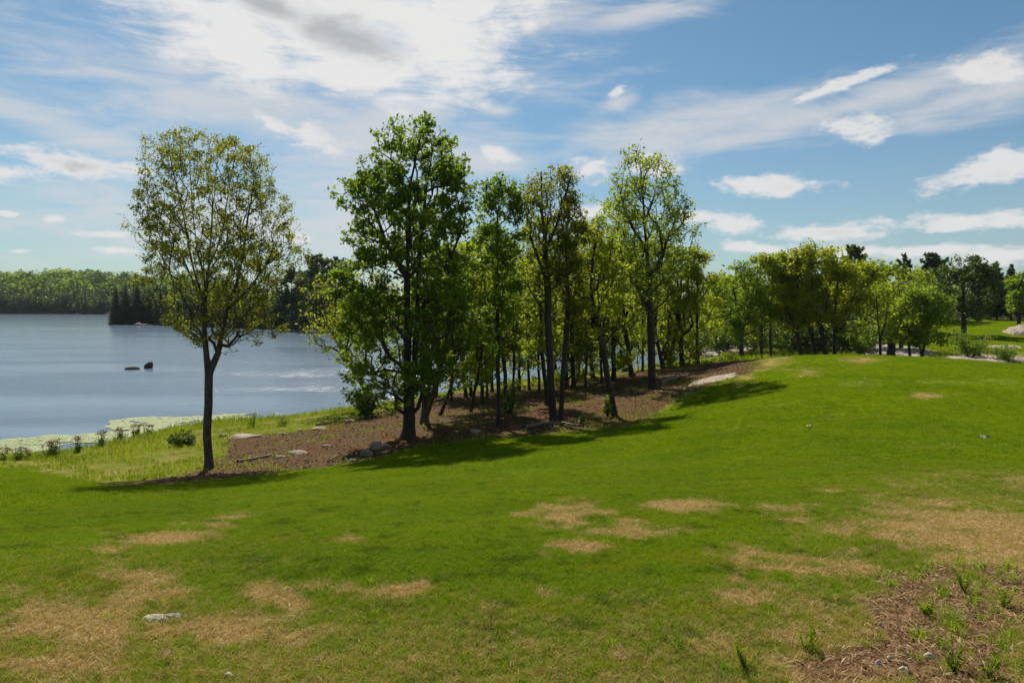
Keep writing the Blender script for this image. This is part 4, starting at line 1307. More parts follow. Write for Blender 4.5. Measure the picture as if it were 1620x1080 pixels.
# ---- shore weeds with brown heads
def make_weed(label, px, py, hpx, nst, seed):
    rng = np.random.default_rng(seed)
    X, Y, Z = hit(px, py)
    s = Y / F
    root = link('tall_weed', None, loc=(X, Y, Z), label=label, category='plant', group='brown-headed weeds along the lake shore')
    h = hpx * s
    a = Acc()
    b0 = np.stack([rng.normal(0, .10, nst), rng.normal(0, .10, nst), np.full(nst, -.04)], -1)
    b1 = b0 + np.stack([rng.normal(0, .12, nst), rng.normal(0, .1, nst), h * rng.uniform(.75, 1.05, nst)], -1)
    a.add(*tubes(b0, b1, np.full(nst, 0.012), np.full(nst, 0.007), 4))
    link('stems', a.mesh('stems', LM['reed'], True), root)
    n = nst * 26
    c = b1[rng.integers(0, nst, n)] + rng.normal(0, 0.07, (n, 3)) * np.array([1.2, 1.2, .6])
    v, f = leaves(rng, c, 0.06, 0.2)
    link('flower_heads', mesh_np('flower_heads', v, f, LM['head'], {'v': ('FACE', rng.random(n))}), root, kind='stuff')
    n = nst * 22
    q = rng.integers(0, nst, n)
    t = rng.uniform(0.05, 0.6, n)[:, None]
    c = b0[q] * (1 - t) + b1[q] * t + rng.normal(0, .06, (n, 3))
    v, f = leaves(rng, c, 0.13, 0.1, 0.3)
    link('leaf_mass', mesh_np('leaf_mass', v, f, LM['deep'], {'v': ('FACE', rng.random(n))}), root, kind='stuff')


for i, (px, py, hp, ns, lab) in enumerate([
        (6, 728, 22, 4, 'leftmost brown-headed weed at the picture edge by the lake'),
        (28, 728, 22, 6, 'second brown-headed weed from the left edge on the shore'),
        (47, 727, 16, 4, 'short weed right of the second one from the left, by the water'),
        (74, 723, 21, 4, 'slim weed with few heads just left of the bushy brown weed'),
        (87, 723, 28, 12, 'bushiest brown-headed weed clump on the shore'),
        (124, 716, 26, 8, 'brown-headed weed clump first right of the bushiest one'),
        (160, 706, 24, 9, 'brown-headed weed clump half way between the bushiest one and the shrub'),
        (194, 696, 20, 8, 'brown-headed weed before the left end of the pale lily patch'),
        (215, 690, 20, 10, 'wide brown weed clump in front of the pale lily patch'),
        (236, 688, 18, 8, 'weed clump in front of the lily patch, left of the low dark shrub'),
        (400, 676, 22, 4, 'thin tall seed stalk by the water, right of the lone tree'),
        (447, 674, 16, 5, 'short dark weed on the shore midway between lone tree and big tree')]):
    make_weed(lab, px, py, hp, ns, 900 + i)


def blades(name, label, pts, hts, wid, mat, seed, cat='grass', lean=0.3, vbias=None):
    """single tapered blades, each two quads"""
    rng = np.random.default_rng(seed)
    n = len(pts)
    a = rng.uniform(0, 6.28, n)
    side = np.stack([np.cos(a), np.sin(a), np.zeros(n)], -1) * (wid * rng.uniform(.7, 1.3, n))[:, None]
    ln = rng.normal(0, lean, (n, 3))
    ln[:, 2] = 0
    mid = pts + ln * hts[:, None] * 0.3 + np.array([0, 0, .55]) * hts[:, None]
    tip = pts + ln * hts[:, None] + np.array([0, 0, 1.0]) * hts[:, None]
    v = np.stack([pts - side, pts + side, mid + side * .7, mid - side * .7, tip + side * .08, tip - side * .08], 1).reshape(-1, 3)
    f = np.array([[0, 1, 2, 3], [3, 2, 4, 5]])[None] + (np.arange(n) * 6)[:, None, None]
    val = np.repeat(np.clip(rng.normal(0.5, 0.25, n) + (0 if vbias is None else vbias), 0, 1), 2)
    me = mesh_np(name, v, f.reshape(-1, 4), LM[mat], {'v': ('FACE', val)})
    return link(name, me, kind='stuff', label=label, category=cat)


def region_points(rng, n, xr, yr, cond):
    x = rng.uniform(*xr, n)
    y = rng.uniform(*yr, n)
    k = cond(x, y)
    x, y = x[k], y[k]
    return np.stack([x, y, height(x, y)], -1)


def rough_cond(x, y):
    sd = poly_sdf(LAKE, x, y)
    mk = masks(x, y)
    return (sd < 0.25) & (mk['rough'] > 0.5) & (mk['litter'] < 0.35) & (fbm(x * .8, y * .8, 71) > 0.47)


def shore_cond(x, y):
    sd = poly_sdf(LAKE, x, y)
    return (sd < 0.35) & (sd > -1.9 - 2.0 * fbm(x * .5, y * .5, 72)) & (fbm(x * .6, y * .6, 73) > 0.33) & ((x < 1.0) | (fbm(x * .4, y * .4, 78) > 0.55))


rg = np.random.default_rng(5)
pts = region_points(rg, 90000, (-46, -3), (22, 56), rough_cond)
blades('rough_grass', 'rough bright grass between the lawn and the lake', pts, rg.uniform(.06, .20, len(pts)) * (0.5 + fbm(pts[:, 0] * .7, pts[:, 1] * .7, 301)), 0.018, 'reed', 51, vbias=(fbm(pts[:, 0] * .5, pts[:, 1] * .5, 302) - .55) * 1.6)
pts = region_points(rg, 130000, (-50, 16), (28, 82), shore_cond)
blades('shore_grass', 'tall grass fringe along the lake edge', pts, rg.uniform(.25, .75, len(pts)) * (0.15 + 0.85 * fbm(pts[:, 0] * .45, pts[:, 1] * .45, 303)), 0.02, 'reed', 52, vbias=(fbm(pts[:, 0] * .35, pts[:, 1] * .35, 304) - .55) * 1.8)


def litter_cond(x, y):
    mk = masks(x, y)
    return (mk['litter'] > 0.5)


pts = region_points(rg, 42000, (-17, 18), (22, 62), litter_cond)
v, f = leaves(rg, pts + np.array([0, 0, .02]), 0.09, 1.6, 0.7)
link('leaf_litter', mesh_np('leaf_litter', v, f, LM['litter'], {'v': ('FACE', rg.random(len(f)))}), kind='stuff',
     label='brown fallen leaves and bark chips covering the slope', category='leaf litter')
pts = region_points(rg, 46000, (-17, 18), (22, 62), lambda x, y: (masks(x, y)['litter'] > 0.3) & (fbm(x * .45, y * .45, 91) > 0.55))
blades('slope_grass', 'thin dry grass and seedlings growing through the leaf litter', pts, rg.uniform(.05, .2, len(pts)), 0.014, 'reed', 53)

# behind the knoll: rough growth
pts = region_points(rg, 60000, (14, 72), (54, 104), lambda x, y: (masks(x, y)['rough'] > 0.5) & (poly_sdf(LAKE, x, y) < 0) & (fbm(x * .25, y * .25, 93) > 0.50))
blades('gully_grass', 'rough grass and weeds in the hollow behind the knoll', pts, rg.uniform(.15, .5, len(pts)), 0.04, 'reed', 54)


# ------------------------------------------------------------------ lily pads
def build_lilies():
    rng = np.random.default_rng(8)
    L = np.array([W(*p) for p in [(-500, 704), (0, 695), (35, 692), (80, 686), (130, 684), (175, 682), (160, 676), (175, 666), (215, 659), (280, 655), (360, 655), (410, 657), (428, 661),
                                  (400, 668), (330, 668), (260, 682), (210, 694), (130, 706), (60, 716), (0, 718), (-500, 730)]])
    n = 110000
    x = rng.uniform(L[:, 0].min(), L[:, 0].max(), n)
    y = rng.uniform(L[:, 1].min(), L[:, 1].max(), n)
    sd = poly_sdf(L, x, y)
    k = (sd + (fbm(x * .5, y * .5, 81) - .5) * 4.0 > 0.3) & (fbm(x * 1.3, y * 2.2, 83) > 0.30) & (poly_sdf(LAKE, x, y) > 0.15)
    x, y = x[k][:19000], y[k][:19000]
    # the faint loose patch further out
    c = W(160, 606)
    q = 110
    x = np.concatenate([x, c[0] + rng.normal(0, 4.5, q)])
    y = np.concatenate([y, c[1] + rng.normal(0, 2.6, q)])
    m = len(x)
    r = rng.uniform(.05, .115, m)
    r[-q:] *= 0.5
    a = np.linspace(0.25, 2 * np.pi - 0.25, 6)[None] + rng.uniform(0, 6.28, m)[:, None]
    vx = x[:, None] + np.cos(a) * r[:, None]
    vy = y[:, None] + np.sin(a) * r[:, None]
    vz = np.full((m, 6), 0.0) + rng.uniform(0.008, 0.03, m)[:, None] + rng.uniform(0, .012, (m, 6))
    v = np.stack([vx, vy, vz], -1).reshape(-1, 3)
    f = np.arange(m * 6).reshape(m, 6)
    link('lily_pads', mesh_np('lily_pads', v, f, LM['lily'], {'v': ('FACE', rng.random(m))}), kind='stuff',
         label='pale yellow-green mat of lily pads floating along the near shore', category='lily pads')


build_lilies()


# ------------------------------------------------------------------ rocks
def rock_mesh(rng, sx, sy, sz, sub=3, rough=0.28):
    import bmesh
    bm = bmesh.new()
    bmesh.ops.create_icosphere(bm, subdivisions=sub, radius=1.0)
    co = np.array([v.co[:] for v in bm.verts])
    f = np.array([[v.index for v in fc.verts] for fc in bm.faces])
    bm.free()
    o = rng.uniform(0, 50, 3)
    n = fbm(co[:, 0] * 1.3 + o[0], co[:, 1] * 1.3 + co[:, 2] * 1.1 + o[1], 7, 4) - 0.5
    n2 = fbm(co[:, 2] * 2.0 + o[2], co[:, 0] * 2 - co[:, 1] + o[0], 9, 3) - 0.5
    r = 1 + rough * 2 * n + rough * n2
    # planed faces
    for _ in range(7):
        d = rng.normal(size=3)
        d /= np.linalg.norm(d)
        h = rng.uniform(0.62, 0.9)
        t = (co * r[:, None]) @ d
        r = np.where(t > h, r * h / np.maximum(t, 1e-6) * 0.75 + r * 0.25, r)
    co = co * r[:, None] * np.array([sx, sy, sz])
    return mesh_np('rock', co, f, ROCK)


def make_rock(label, px, py, wpx, hpx, seed, d=None, peak=0.0, mat=None, deep=0.35, depthf=0.8, group=None, z=None, name='rock', cat='rock', rz=None):
    rng = np.random.default_rng(seed)
    if d is None:
        X, Y, Z = hit(px, py)
    else:
        X, Y = (px - CX) / F * d, d
        Z = h1(X, Y)
    if z is not None:
        Z = z
    s = Y / F
    me = rock_mesh(rng, wpx * s / 2, wpx * s / 2 * depthf, max(0.02, hpx * s * 0.62))
    if peak:
        for v in me.vertices:
            q = max(0.0, v.co.z)
            v.co.x = v.co.x * (1 - 0.62 * min(1, q / (hpx * s * .62))) + peak * q
            v.co.z = v.co.z + max(0, v.co.x) * 0.25
    if mat:
        me.materials.clear()
        me.materials.append(mat)
    o = link(name, me, loc=(X, Y, Z + hpx * s * (0.5 - deep)), label=label, category=cat, group=group)
    o.rotation_euler = (0, 0, rng.uniform(-.4, .4) if rz is None else rz)
    return o


dl = EYE * F / (583 - HY)
make_rock('dark pointed boulder sticking out of the lake', 234, 580, 17, 13, 3, d=EYE * F / (582 - HY), peak=0.5, mat=WETROCK, z=0, deep=0.3, depthf=0.7)
make_rock('low flat dark rock awash in the lake beside the pointed boulder', 209, 583, 25, 5, 4, d=EYE * F / (584 - HY), mat=WETROCK, z=0, deep=0.25, depthf=0.5)
gl = 'pale flat stones on the brown slope'
for i, (px, py, wp, hp, lab) in enumerate([
        (385, 692, 56, 7, 'long pale stone slab at the grass edge right of the lone tree'),
        (472, 717, 36, 6, 'long pale stone slab in the middle of the brown slope'),
        (444, 724, 16, 5, 'small flat stone just left of the mid-slope slab'),
        (352, 692, 12, 7, 'small round stone in the grass beside the long slab near the lone tree'),
        (475, 682, 11, 4, 'little pale stone at the top of the slope above the mid-slope slab'),
        (446, 687, 14, 4, 'flat pale stone high on the slope between the two long slabs'),
        (505, 679, 26, 5, 'thin pale stone at the shore grass edge, right of the little stones'),
        (553, 667, 18, 5, 'pale stone below the tall shore grass left of the big tree'),
        (516, 706, 18, 4, 'flat stone right of and above the mid-slope slab'),
        (600, 708, 32, 14, 'mossy grey boulder at the lawn edge left of the big tree foot'),
        (578, 721, 28, 12, 'grey boulder half sunk at the lawn edge, left of the mossy one'),
        (555, 730, 22, 7, 'low stone where lawn and brown slope meet, leftmost of the boulders'),
        (752, 684, 18, 8, 'pale stone between the big tree and the tall slim pole tree'),
        (484, 729, 8, 4, 'tiny pale stone below the mid-slope slab'),
        (402, 735, 8, 4, 'tiny pale stone below the fallen branch'),
        (350, 735, 10, 5, 'tiny pale stone at the foot of the lone tree'),
        (835, 641, 14, 4, 'flat pale stone on the slope behind the pole tree'),
        (925, 655, 12, 4, 'flat stone on the slope left of the strongly leaning front tree')]):
    make_rock(lab, px, py, wp, hp, 40 + i, group=gl, deep=0.33, depthf=0.6)


def make_slab(label, poly_px, lift, seed, name='bedrock_outcrop', plan=None, res=0.28):
    """a low dome of bedrock following the ground"""
    poly = hitpoly(poly_px) if plan is None else np.array(plan, float)
    x0, y0 = poly.min(0) - 0.4
    x1, y1 = poly.max(0) + 0.4
    res = max(res, max(x1 - x0, y1 - y0) / 110)
    xs, ys = np.arange(x0, x1, res), np.arange(y0, y1, res)
    Xg, Yg = np.meshgrid(xs, ys, indexing='ij')
    sd = poly_sdf(poly, Xg, Yg) + (fbm(Xg * 1.1 + seed, Yg * 1.1, 61, 3) - 0.5) * 0.9
    e = sstep(sd, -0.3, 0.55)
    lay = np.floor((fbm(Xg * .5 + seed, Yg * .9, 62, 3)) * 9) / 9
    Z = height(Xg, Yg) - 0.25 + e * (0.25 + 0.55 * lift * sstep(sd, 0, 1.8) + 0.75 * lift * (lay - .35) + (0.10 + 0.35 * lift) * (fbm(Xg * 1.7, Yg * 1.7, 63 + seed, 4) - .42))
    n, k = Xg.shape
    idx = np.arange(n * k).reshape(n, k)
    f = np.stack([idx[:-1, :-1], idx[1:, :-1], idx[1:, 1:], idx[:-1, 1:]], -1).reshape(-1, 4)
    v = np.stack([Xg, Yg, Z], -1).reshape(-1, 3)
    link(name, mesh_np(name, v, f, ROCK, smooth=False), label=label, category='rock', group='bedrock outcrops')


make_slab('long pale bedrock slab between the brown slope and the lawn, right of the grove', [(1066, 622), (1078, 609), (1100, 601), (1130, 593), (1160, 588), (1182, 588), (1172, 596), (1140, 603), (1110, 609), (1090, 617)], 0.12, 1)
make_slab('thin pale rock strip on the knoll beside the last slim trunk', [(1122, 576), (1135, 570), (1156, 567), (1150, 573)], 0.10, 2)
make_slab('pale bedrock shore across the end of the bay', None, 0.7, 3, plan=[(25, 97), (29, 92), (34, 94), (36.5, 101), (34, 110), (29.5, 112), (26.5, 106)])
make_slab('smaller pale shore rock beyond the bay end', None, 0.8, 4, plan=[(32, 118), (38, 117), (40, 123), (34, 126)])
make_slab('pale cracked bedrock behind the broad dark stump', None, 0.5, 5, plan=[(37, 70), (42, 68), (47, 74), (52, 84), (51, 95), (44, 94), (41, 84), (38, 76)])
make_slab('rocky ledge around the leafy bush below the far lawn', None, 0.45, 6, plan=[(43, 68), (47, 66), (53, 70), (57, 73), (56, 77), (50, 77), (45, 73)])
make_slab('small rocky ledge near the right edge below the far lawn', None, 0.4, 7, plan=[(51, 74), (56, 75), (58, 79), (53, 80), (50, 78)])
make_slab('small grey outcrop in the far lawn grass', None, 0.5, 8, plan=[(61, 87), (65, 86.5), (66.5, 89), (62, 90)])
make_slab('large smooth pale rock dome at the right edge of the far lawn', None, 0.9, 9, plan=[(75.5, 103), (80, 100), (90, 101), (92, 108), (82, 111), (77, 108)], res=0.4)


# ---- stump, fallen branches, roots
def make_stump():
    px, d = 1410, 66
    s = d / F
    X, Y = (px - CX) * s, d
    Z = h1(X, Y)
    root = link('tree_stump', None, loc=(X, Y, Z), label='broad dark broken stump behind the knoll crest', category='stump')
    n = 14
    a = np.linspace(0, 2 * np.pi, n, endpoint=False)
    rng = np.random.default_rng(4)
    rows = []
    for k, z in enumerate(np.linspace(-.3, 1.6, 8)):
        r = (0.34 + 0.16 * math.exp(-max(z, 0) / .3)) * (1 + 0.08 * rng.normal(size=n))
        zz = np.full(n, z) + (rng.uniform(-.25, .25, n) if k == 7 else 0)
        rows.append(np.stack([np.cos(a) * r, np.sin(a) * r, zz], -1))
    v = np.vstack(rows + [np.array([[0, 0, 1.25]])])
    f = []
    for k in range(7):
        for i in range(n):
            j = (i + 1) % n
            f.append((k * n + i, k * n + j, (k + 1) * n + j, (k + 1) * n + i))
    link('stump_wood', mesh_np('stump_wood', v[:-1], np.array(f), BARK), root)
    top = [(7 * n + i, 7 * n + (i + 1) % n, 8 * n) for i in range(n)]
    vt = v[7 * n:]
    ft = np.array(top) - 7 * n
    link('broken_top', mesh_np('broken_top', vt, ft, DEADWOOD), root)


make_stump()


def make_branch(label, pts_px, r, seed, group='fallen branches on the slope'):
    rng = np.random.default_rng(seed)
    P3 = []
    for (px, py) in pts_px:
        x, y, z = hit(px, py)
        P3.append((x, y, z + r * 0.7))
    P3 = np.array(P3)
    pts = []
    for a, b in zip(P3[:-1], P3[1:]):
        for t in np.linspace(0, 1, 5)[:-1]:
            q = a + (b - a) * t
            q[2] = h1(q[0], q[1]) + r * 0.7
            pts.append(q + rng.normal(0, r * 0.25, 3) * np.array([1, 1, .2]))
    pts.append(P3[-1])
    pts = np.array(pts)
    rr = r * np.linspace(1, 0.45, len(pts))
    a = Acc()
    a.add(*tubes(pts[:-1], pts[1:], rr[:-1], rr[1:], 7))
    k = 4
    i = rng.integers(2, len(pts) - 1, k)
    tip = pts[i] + rng.normal(0, .35, (k, 3)) * np.array([1, 1, .25]) + np.array([0, 0, .12])
    a.add(*tubes(pts[i], tip, rr[i] * .5, rr[i] * .15, 4))
    c = pts.mean(0)
    a.v = [q - c for q in a.v]
    link('fallen_branch', a.mesh('fallen_branch', DEADWOOD, True), loc=tuple(c), label=label, category='branch', group=group)


make_branch('long dead branch lying on the slope right of the lone tree', [(376, 733), (395, 729), (412, 726), (430, 721)], 0.085, 1)
make_branch('dead branch on the litter left of the big tree', [(500, 673), (518, 671), (532, 667)], 0.07, 2)
make_branch('forked twig near the lawn edge below the mid-slope slab', [(521, 728), (530, 724), (538, 721)], 0.03, 3)
make_branch('dark exposed root log beside the tall right-hand tree', [(1045, 608), (1060, 602), (1080, 597), (1090, 595)], 0.12, 4)
make_branch('dark log at the lawn edge under the tall right-hand tree', [(1045, 622), (1058, 624), (1070, 627)], 0.09, 5)
make_branch('root log in the shade at the foot of the paired tall trunks', [(830, 678), (855, 672), (890, 671), (915, 675)], 0.09, 6)
make_branch('weathered branch on the slope behind the big tree', [(690, 672), (715, 668), (740, 664)], 0.05, 7)


# ---- dock on the far point
def make_dock():
    X, Y = W(236, 513.8)
    Y -= 5.5
    root = link('floating_dock', None, loc=(X, Y, 0), label='small pale floating dock moored at the conifer point across the lake', category='dock')

    def box(name, x0, x1, y0, y1, z0, z1, m):
        v = np.array([(x, y, z) for z in (z0, z1) for y in (y0, y1) for x in (x0, x1)], float)
        f = np.array([[0, 2, 3, 1], [4, 5, 7, 6], [0, 1, 5, 4], [2, 6, 7, 3], [0, 4, 6, 2], [1, 3, 7, 5]])
        link(name, mesh_np(name, v, f, m), root)
    for k in range(10):
        box('plank', -2.2 + k * .44, -2.2 + k * .44 + .41, -.8, .8, .38, .45, DOCKM)
    box('float', -2.1, 2.1, -.7, .7, -.1, .37, DOCKD)
    for x in (-2.28, -1.0):
        box('post', x, x + .12, -.95, -.82, -.4, .95, DOCKD)
    box('storage_box', -1.6, -.5, -.3, .4, .455, 1.0, DOCKM)


make_dock()


# ---- small course fittings in the grass
def make_marker(label, px, py, seed):
    X, Y, Z = hit(px, py)
    root = link('tee_marker', None, loc=(X, Y, Z), label=label, category='marker', group='small markers set in the lawn')
    n = 12
    a = np.linspace(0, 2 * np.pi, n, endpoint=False)
    prof = [(0.034, -.02), (0.036, .03), (0.060, .05), (0.066, .085), (0.055, .115), (0.03, .132), (0.004, .137)]
    v = np.vstack([np.stack([np.cos(a) * r, np.sin(a) * r, np.full(n, z)], -1) for r, z in prof])
    v *= 0.62
    f = np.array([(k * n + i, k * n + (i + 1) % n, (k + 1) * n + (i + 1) % n, (k + 1) * n + i) for k in range(len(prof) - 1) for i in range(n)])
    link('marker_cap', mesh_np('marker_cap', v, f, WHITE, smooth=True), root)
    v2 = v[:3 * n].copy()
    v2[:, :2] *= 0.55
    v2[:, 2] = np.repeat([-.06, .0, .045], n)
    link('stem', mesh_np('stem', v2, f[:2 * n], DARK), root)


make_marker('left one of the two tiny pale markers close together on the lawn', 1278, 677, 1)
make_marker('right one of the two tiny pale markers close together on the lawn', 1282, 677, 2)


def make_grate():
    X, Y, Z = hit(1559, 693)
    root = link('drain_grate', None, loc=(X, Y, Z), label='small dark slotted drain set in a dip of the lawn at right', category='drain')
    root.rotation_euler = (R(35), 0, R(-15))

    def box(name, x0, x1, y0, y1, z0, z1, m):
        v = np.array([(x, y, z) for z in (z0, z1) for y in (y0, y1) for x in (x0, x1)], float)
        f = np.array([[0, 2, 3, 1], [4, 5, 7, 6], [0, 1, 5, 4], [2, 6, 7, 3], [0, 4, 6, 2], [1, 3, 7, 5]])
        link(name, mesh_np(name, v, f, m), root)
    box('frame', -.11, .11, -.08, .08, -.05, .01, DARK)
    for k in range(5):
        box('slat', -.10 + k * .042, -.10 + k * .042 + .02, -.07, .07, .012, .03, WHITE if k < 3 else DARK)


make_grate()

gs = 'bleached stones showing through the near turf'
for i, (px, py, wp, hp, lab) in enumerate([
        (250, 980, 46, 10, 'flat bleached stone in the bright grass at lower left'),
        (275, 977, 26, 8, 'smaller bleached stone touching the flat one at lower left'),
        (362, 1070, 18, 12, 'small white stone at the bottom edge, left of centre'),
        (1390, 1050, 12, 14, 'white quartz stone in the bare soil near the bottom right'),
        (1407, 1044, 10, 8, 'little white stone right of the white quartz stone'),
        (1470, 1040, 18, 8, 'flat pale stone in the bare soil near the bottom right'),
        (1430, 1062, 18, 7, 'pinkish flat stone below the quartz stone at the bottom right'),
        (1440, 1046, 8, 6, 'tiny white pebble between the two flat stones at the bottom right'),
        (1393, 992, 8, 5, 'tiny white pebble at the left end of the bare soil'),
        (1586, 882, 8, 5, 'tiny white pebble in the grass at the right above the soil'),
        (523, 972, 7, 6, 'tiny white pebble in the dry patch at lower left')]):
    make_rock(lab, px, py, wp, hp * 0.75, 70 + i, group=gs, mat=PALESTONE, deep=0.46, depthf=0.7, name='stone', cat='stone')
for i, (px, py, lab) in enumerate([(265, 1047, 'reddish fallen leaf on the near grass at lower left'), (718, 719, 'pale fallen leaf on the lawn below the big tree')]):
    X, Y, Z = hit(px, py)
    rng = np.random.default_rng(i)
    v, f = leaves(rng, np.zeros((1, 3)), 0.05 if i == 0 else 0.09, 3.0, 0.42)
    link('fallen_leaf', mesh_np('fallen_leaf', v, f, LM['litter'], {'v': ('FACE', np.array([0.9]))}), loc=(X, Y, Z + .045), label=lab, category='leaf')


# ------------------------------------------------------------------ lawn grass (blades near the camera)
def grass_mat():
    m, t, p, out = new_mat('grass_blade')
    dry = t.attr('dry', 'INSTANCER')
    rnd = t.node('ShaderNodeObjectInfo').outputs['Random']
    v = t.attr('v')
    ps = t.pos()
    big = t.noise(ps, 0.35, 4)
    g = t.mix(t.ss(big, 0.35, 0.65), (0.110, 0.195, 0.002), (0.160, 0.245, 0.002))
    g = t.mix(t.m('MULTIPLY', v, 0.55), g, (0.25, 0.35, 0.005))
    pn = t.noise(ps, 3.2, 5, 0.65)
    g = t.mix(t.m('MULTIPLY', t.ss(pn, 0.52, 0.64), 0.7), g, (0.048, 0.105, 0.002))
    pn2 = t.noise(t.mapping(ps, loc=(7, 3, 0), scale=(0.6, 1, 1)), 1.5, 5, 0.65)
    g = t.mix(t.m('MULTIPLY', t.ss(pn2, 0.54, 0.66), 0.6), g, (0.24, 0.26, 0.006))
    dc = t.mix(v, (0.52, 0.385, 0.18), (0.30, 0.215, 0.085))
    lush = t.ss(t.noise(ps, 1.7, 3), 0.60, 0.70)
    dsel = t.m('ADD', t.m('MULTIPLY', dry, 1.25), t.m('MULTIPLY', t.m('SUBTRACT', rnd, 0.5), 0.95))
    c = t.mix(t.ss(dsel, 0.3, 0.72), g, dc)
    c = t.mix(t.m('MULTIPLY', lush, 0.4), c, (0.15, 0.25, 0.015))
    t.l.new(c, p.inputs['Base Color'])
    p.inputs['Roughness'].default_value = 0.7
    p.inputs['Specular IOR Level'].default_value = 0.06
    tr = t.node('ShaderNodeBsdfTranslucent')
    t.l.new(t.mix(1.0, c, (1.2, 1.15, 0.6), 'MULTIPLY'), tr.inputs['Color'])
    mx = t.node('ShaderNodeMixShader')
    mx.inputs[0].default_value = 0.4
    t.l.new(p.outputs[0], mx.inputs[1])
    t.l.new(tr.outputs[0], mx.inputs[2])
    t.l.new(mx.outputs[0], out.inputs[0])
    return m


GRASS = grass_mat()


def tuft_mesh(seed, n, rad, hlo, hhi, wid, lean, mat):
    rng = np.random.default_rng(seed)
    a = rng.uniform(0, 6.28, n)
    r = rad * np.sqrt(rng.random(n))
    b = np.stack([np.cos(a) * r, np.sin(a) * r, np.full(n, -.006)], -1)
    h = rng.uniform(hlo, hhi, n)
    a2 = rng.uniform(0, 6.28, n)
    side = np.stack([np.cos(a2), np.sin(a2), np.zeros(n)], -1) * (wid * rng.uniform(.6, 1.2, n))[:, None]
    ln = np.stack([rng.normal(0, lean, n), rng.normal(0, lean, n), np.zeros(n)], -1)
    mid = b + ln * h[:, None] * .35 + np.array([0, 0, .6]) * h[:, None]
    tip = b + ln * h[:, None] * 1.1 + np.array([0, 0, 1.]) * h[:, None]
    v = np.stack([b - side, b + side, mid + side * .75, mid - side * .75, tip + side * .1, tip - side * .1], 1).reshape(-1, 3)
    f = (np.array([[0, 1, 2, 3], [3, 2, 4, 5]])[None] + (np.arange(n) * 6)[:, None, None]).reshape(-1, 4)
    return mesh_np('grass_tuft', v, f, mat, {'v': ('FACE', np.repeat(rng.random(n), 2))})


def gn_scatter(name, label, emitter_me, protos, dens_attr, seed, smin, smax, tilt=0.2):
    pc = bpy.data.collections.new(name + '_protos')
    for k, me in enumerate(protos):
        o = bpy.data.objects.new('grass_tuft', me)
        pc.objects.link(o)
    ob = link(name, emitter_me, kind='stuff', label=label, category='grass')
    ng = bpy.data.node_groups.new(name, 'GeometryNodeTree')
    ng.interface.new_socket('Geometry', in_out='INPUT', socket_type='NodeSocketGeometry')
    ng.interface.new_socket('Geometry', in_out='OUTPUT', socket_type='NodeSocketGeometry')
    n, l = ng.nodes, ng.links
    gi, go = n.new('NodeGroupInput'), n.new('NodeGroupOutput')
    dp = n.new('GeometryNodeDistributePointsOnFaces')
    dp.distribute_method = 'RANDOM'
    dp.inputs['Seed'].default_value = seed
    na = n.new('GeometryNodeInputNamedAttribute')
    na.data_type = 'FLOAT'
    na.inputs['Name'].default_value = dens_attr
    l.new(gi.outputs[0], dp.inputs['Mesh'])
    l.new(na.outputs['Attribute'], dp.inputs['Density'])
    ci = n.new('GeometryNodeCollectionInfo')
    ci.inputs['Collection'].default_value = pc
    ci.inputs['Separate Children'].default_value = True
    ci.inputs['Reset Children'].default_value = True
    ip = n.new('GeometryNodeInstanceOnPoints')
    ip.inputs['Pick Instance'].default_value = True
    l.new(dp.outputs['Points'], ip.inputs['Points'])
    l.new(ci.outputs[0], ip.inputs['Instance'])
    rv = n.new('FunctionNodeRandomValue')
    rv.data_type = 'FLOAT_VECTOR'
    rv.inputs[0].default_value = (-tilt, -tilt, 0)
    rv.inputs[1].default_value = (tilt, tilt, 6.28)
    rs = n.new('FunctionNodeRandomValue')
    rs.data_type = 'FLOAT'
    rs.inputs[2].default_value = smin
    rs.inputs[3].default_value = smax
    rs.inputs['Seed'].default_value = 3
    l.new(rv.outputs[0], ip.inputs['Rotation'])
    l.new(rs.outputs[1], ip.inputs['Scale'])
    l.new(ip.outputs[0], go.inputs[0])
    md = ob.modifiers.new('scatter', 'NODES')
    md.node_group = ng
    return ob


def emitter(r0, r1, ratio, azdeg, daz, densf, name):
    rs = [r0]
    while rs[-1] < r1:
        rs.append(rs[-1] * ratio)
    azs = np.radians(np.arange(-azdeg, azdeg + 1e-6, daz))
    x, y, f = polar_grid(np.array(rs), azs, False)
    mk = masks(x, y)
    z = height(x, y)
    dn = densf(x, y, mk)
    return mesh_np(name, np.stack([x, y, z], -1), f, None, {'dry': ('POINT', mk['dry']), 'dens': ('POINT', dn)})


def dens_turf(x, y, mk):
    r = np.hypot(x, y)
    base = np.where(r < 4.5, 2300, 2300 * (4.5 / r) ** 1.5)
    base = base * (1 - sstep(r, 12, 24))
    thin = 1 - 0.35 * mk['dry'] - 0.97 * mk['soil']
    return np.maximum(base * np.maximum(thin, 0.01), 0)


turf = [tuft_mesh(600 + k, 15, 0.032, 0.014, 0.042, 0.0018, 0.7, GRASS) for k in range(6)]
gn_scatter('lawn_grass', 'short mown grass blades of the near lawn', emitter(1.9, 24, 1.03, 47, 0.8, dens_turf, 'lawn_grass'), turf, 'dens', 1, 0.5, 1.1)


def dens_weed(x, y, mk):
    r = np.hypot(x, y)
    n = fbm(x * 1.6, y * 1.6, 141, 4)
    b = sstep(n, 0.60, 0.74) * 14 * (1 - sstep(r, 5, 7))
    b = b + sstep(mk['soil'], .2, .8) * 14 + sstep(fbm(x * 3, y * 3, 151, 3), .56, .68) * 90 * sstep(mk['soil'], .1, .5)
    return b * (1 - sstep(r, 8, 10))


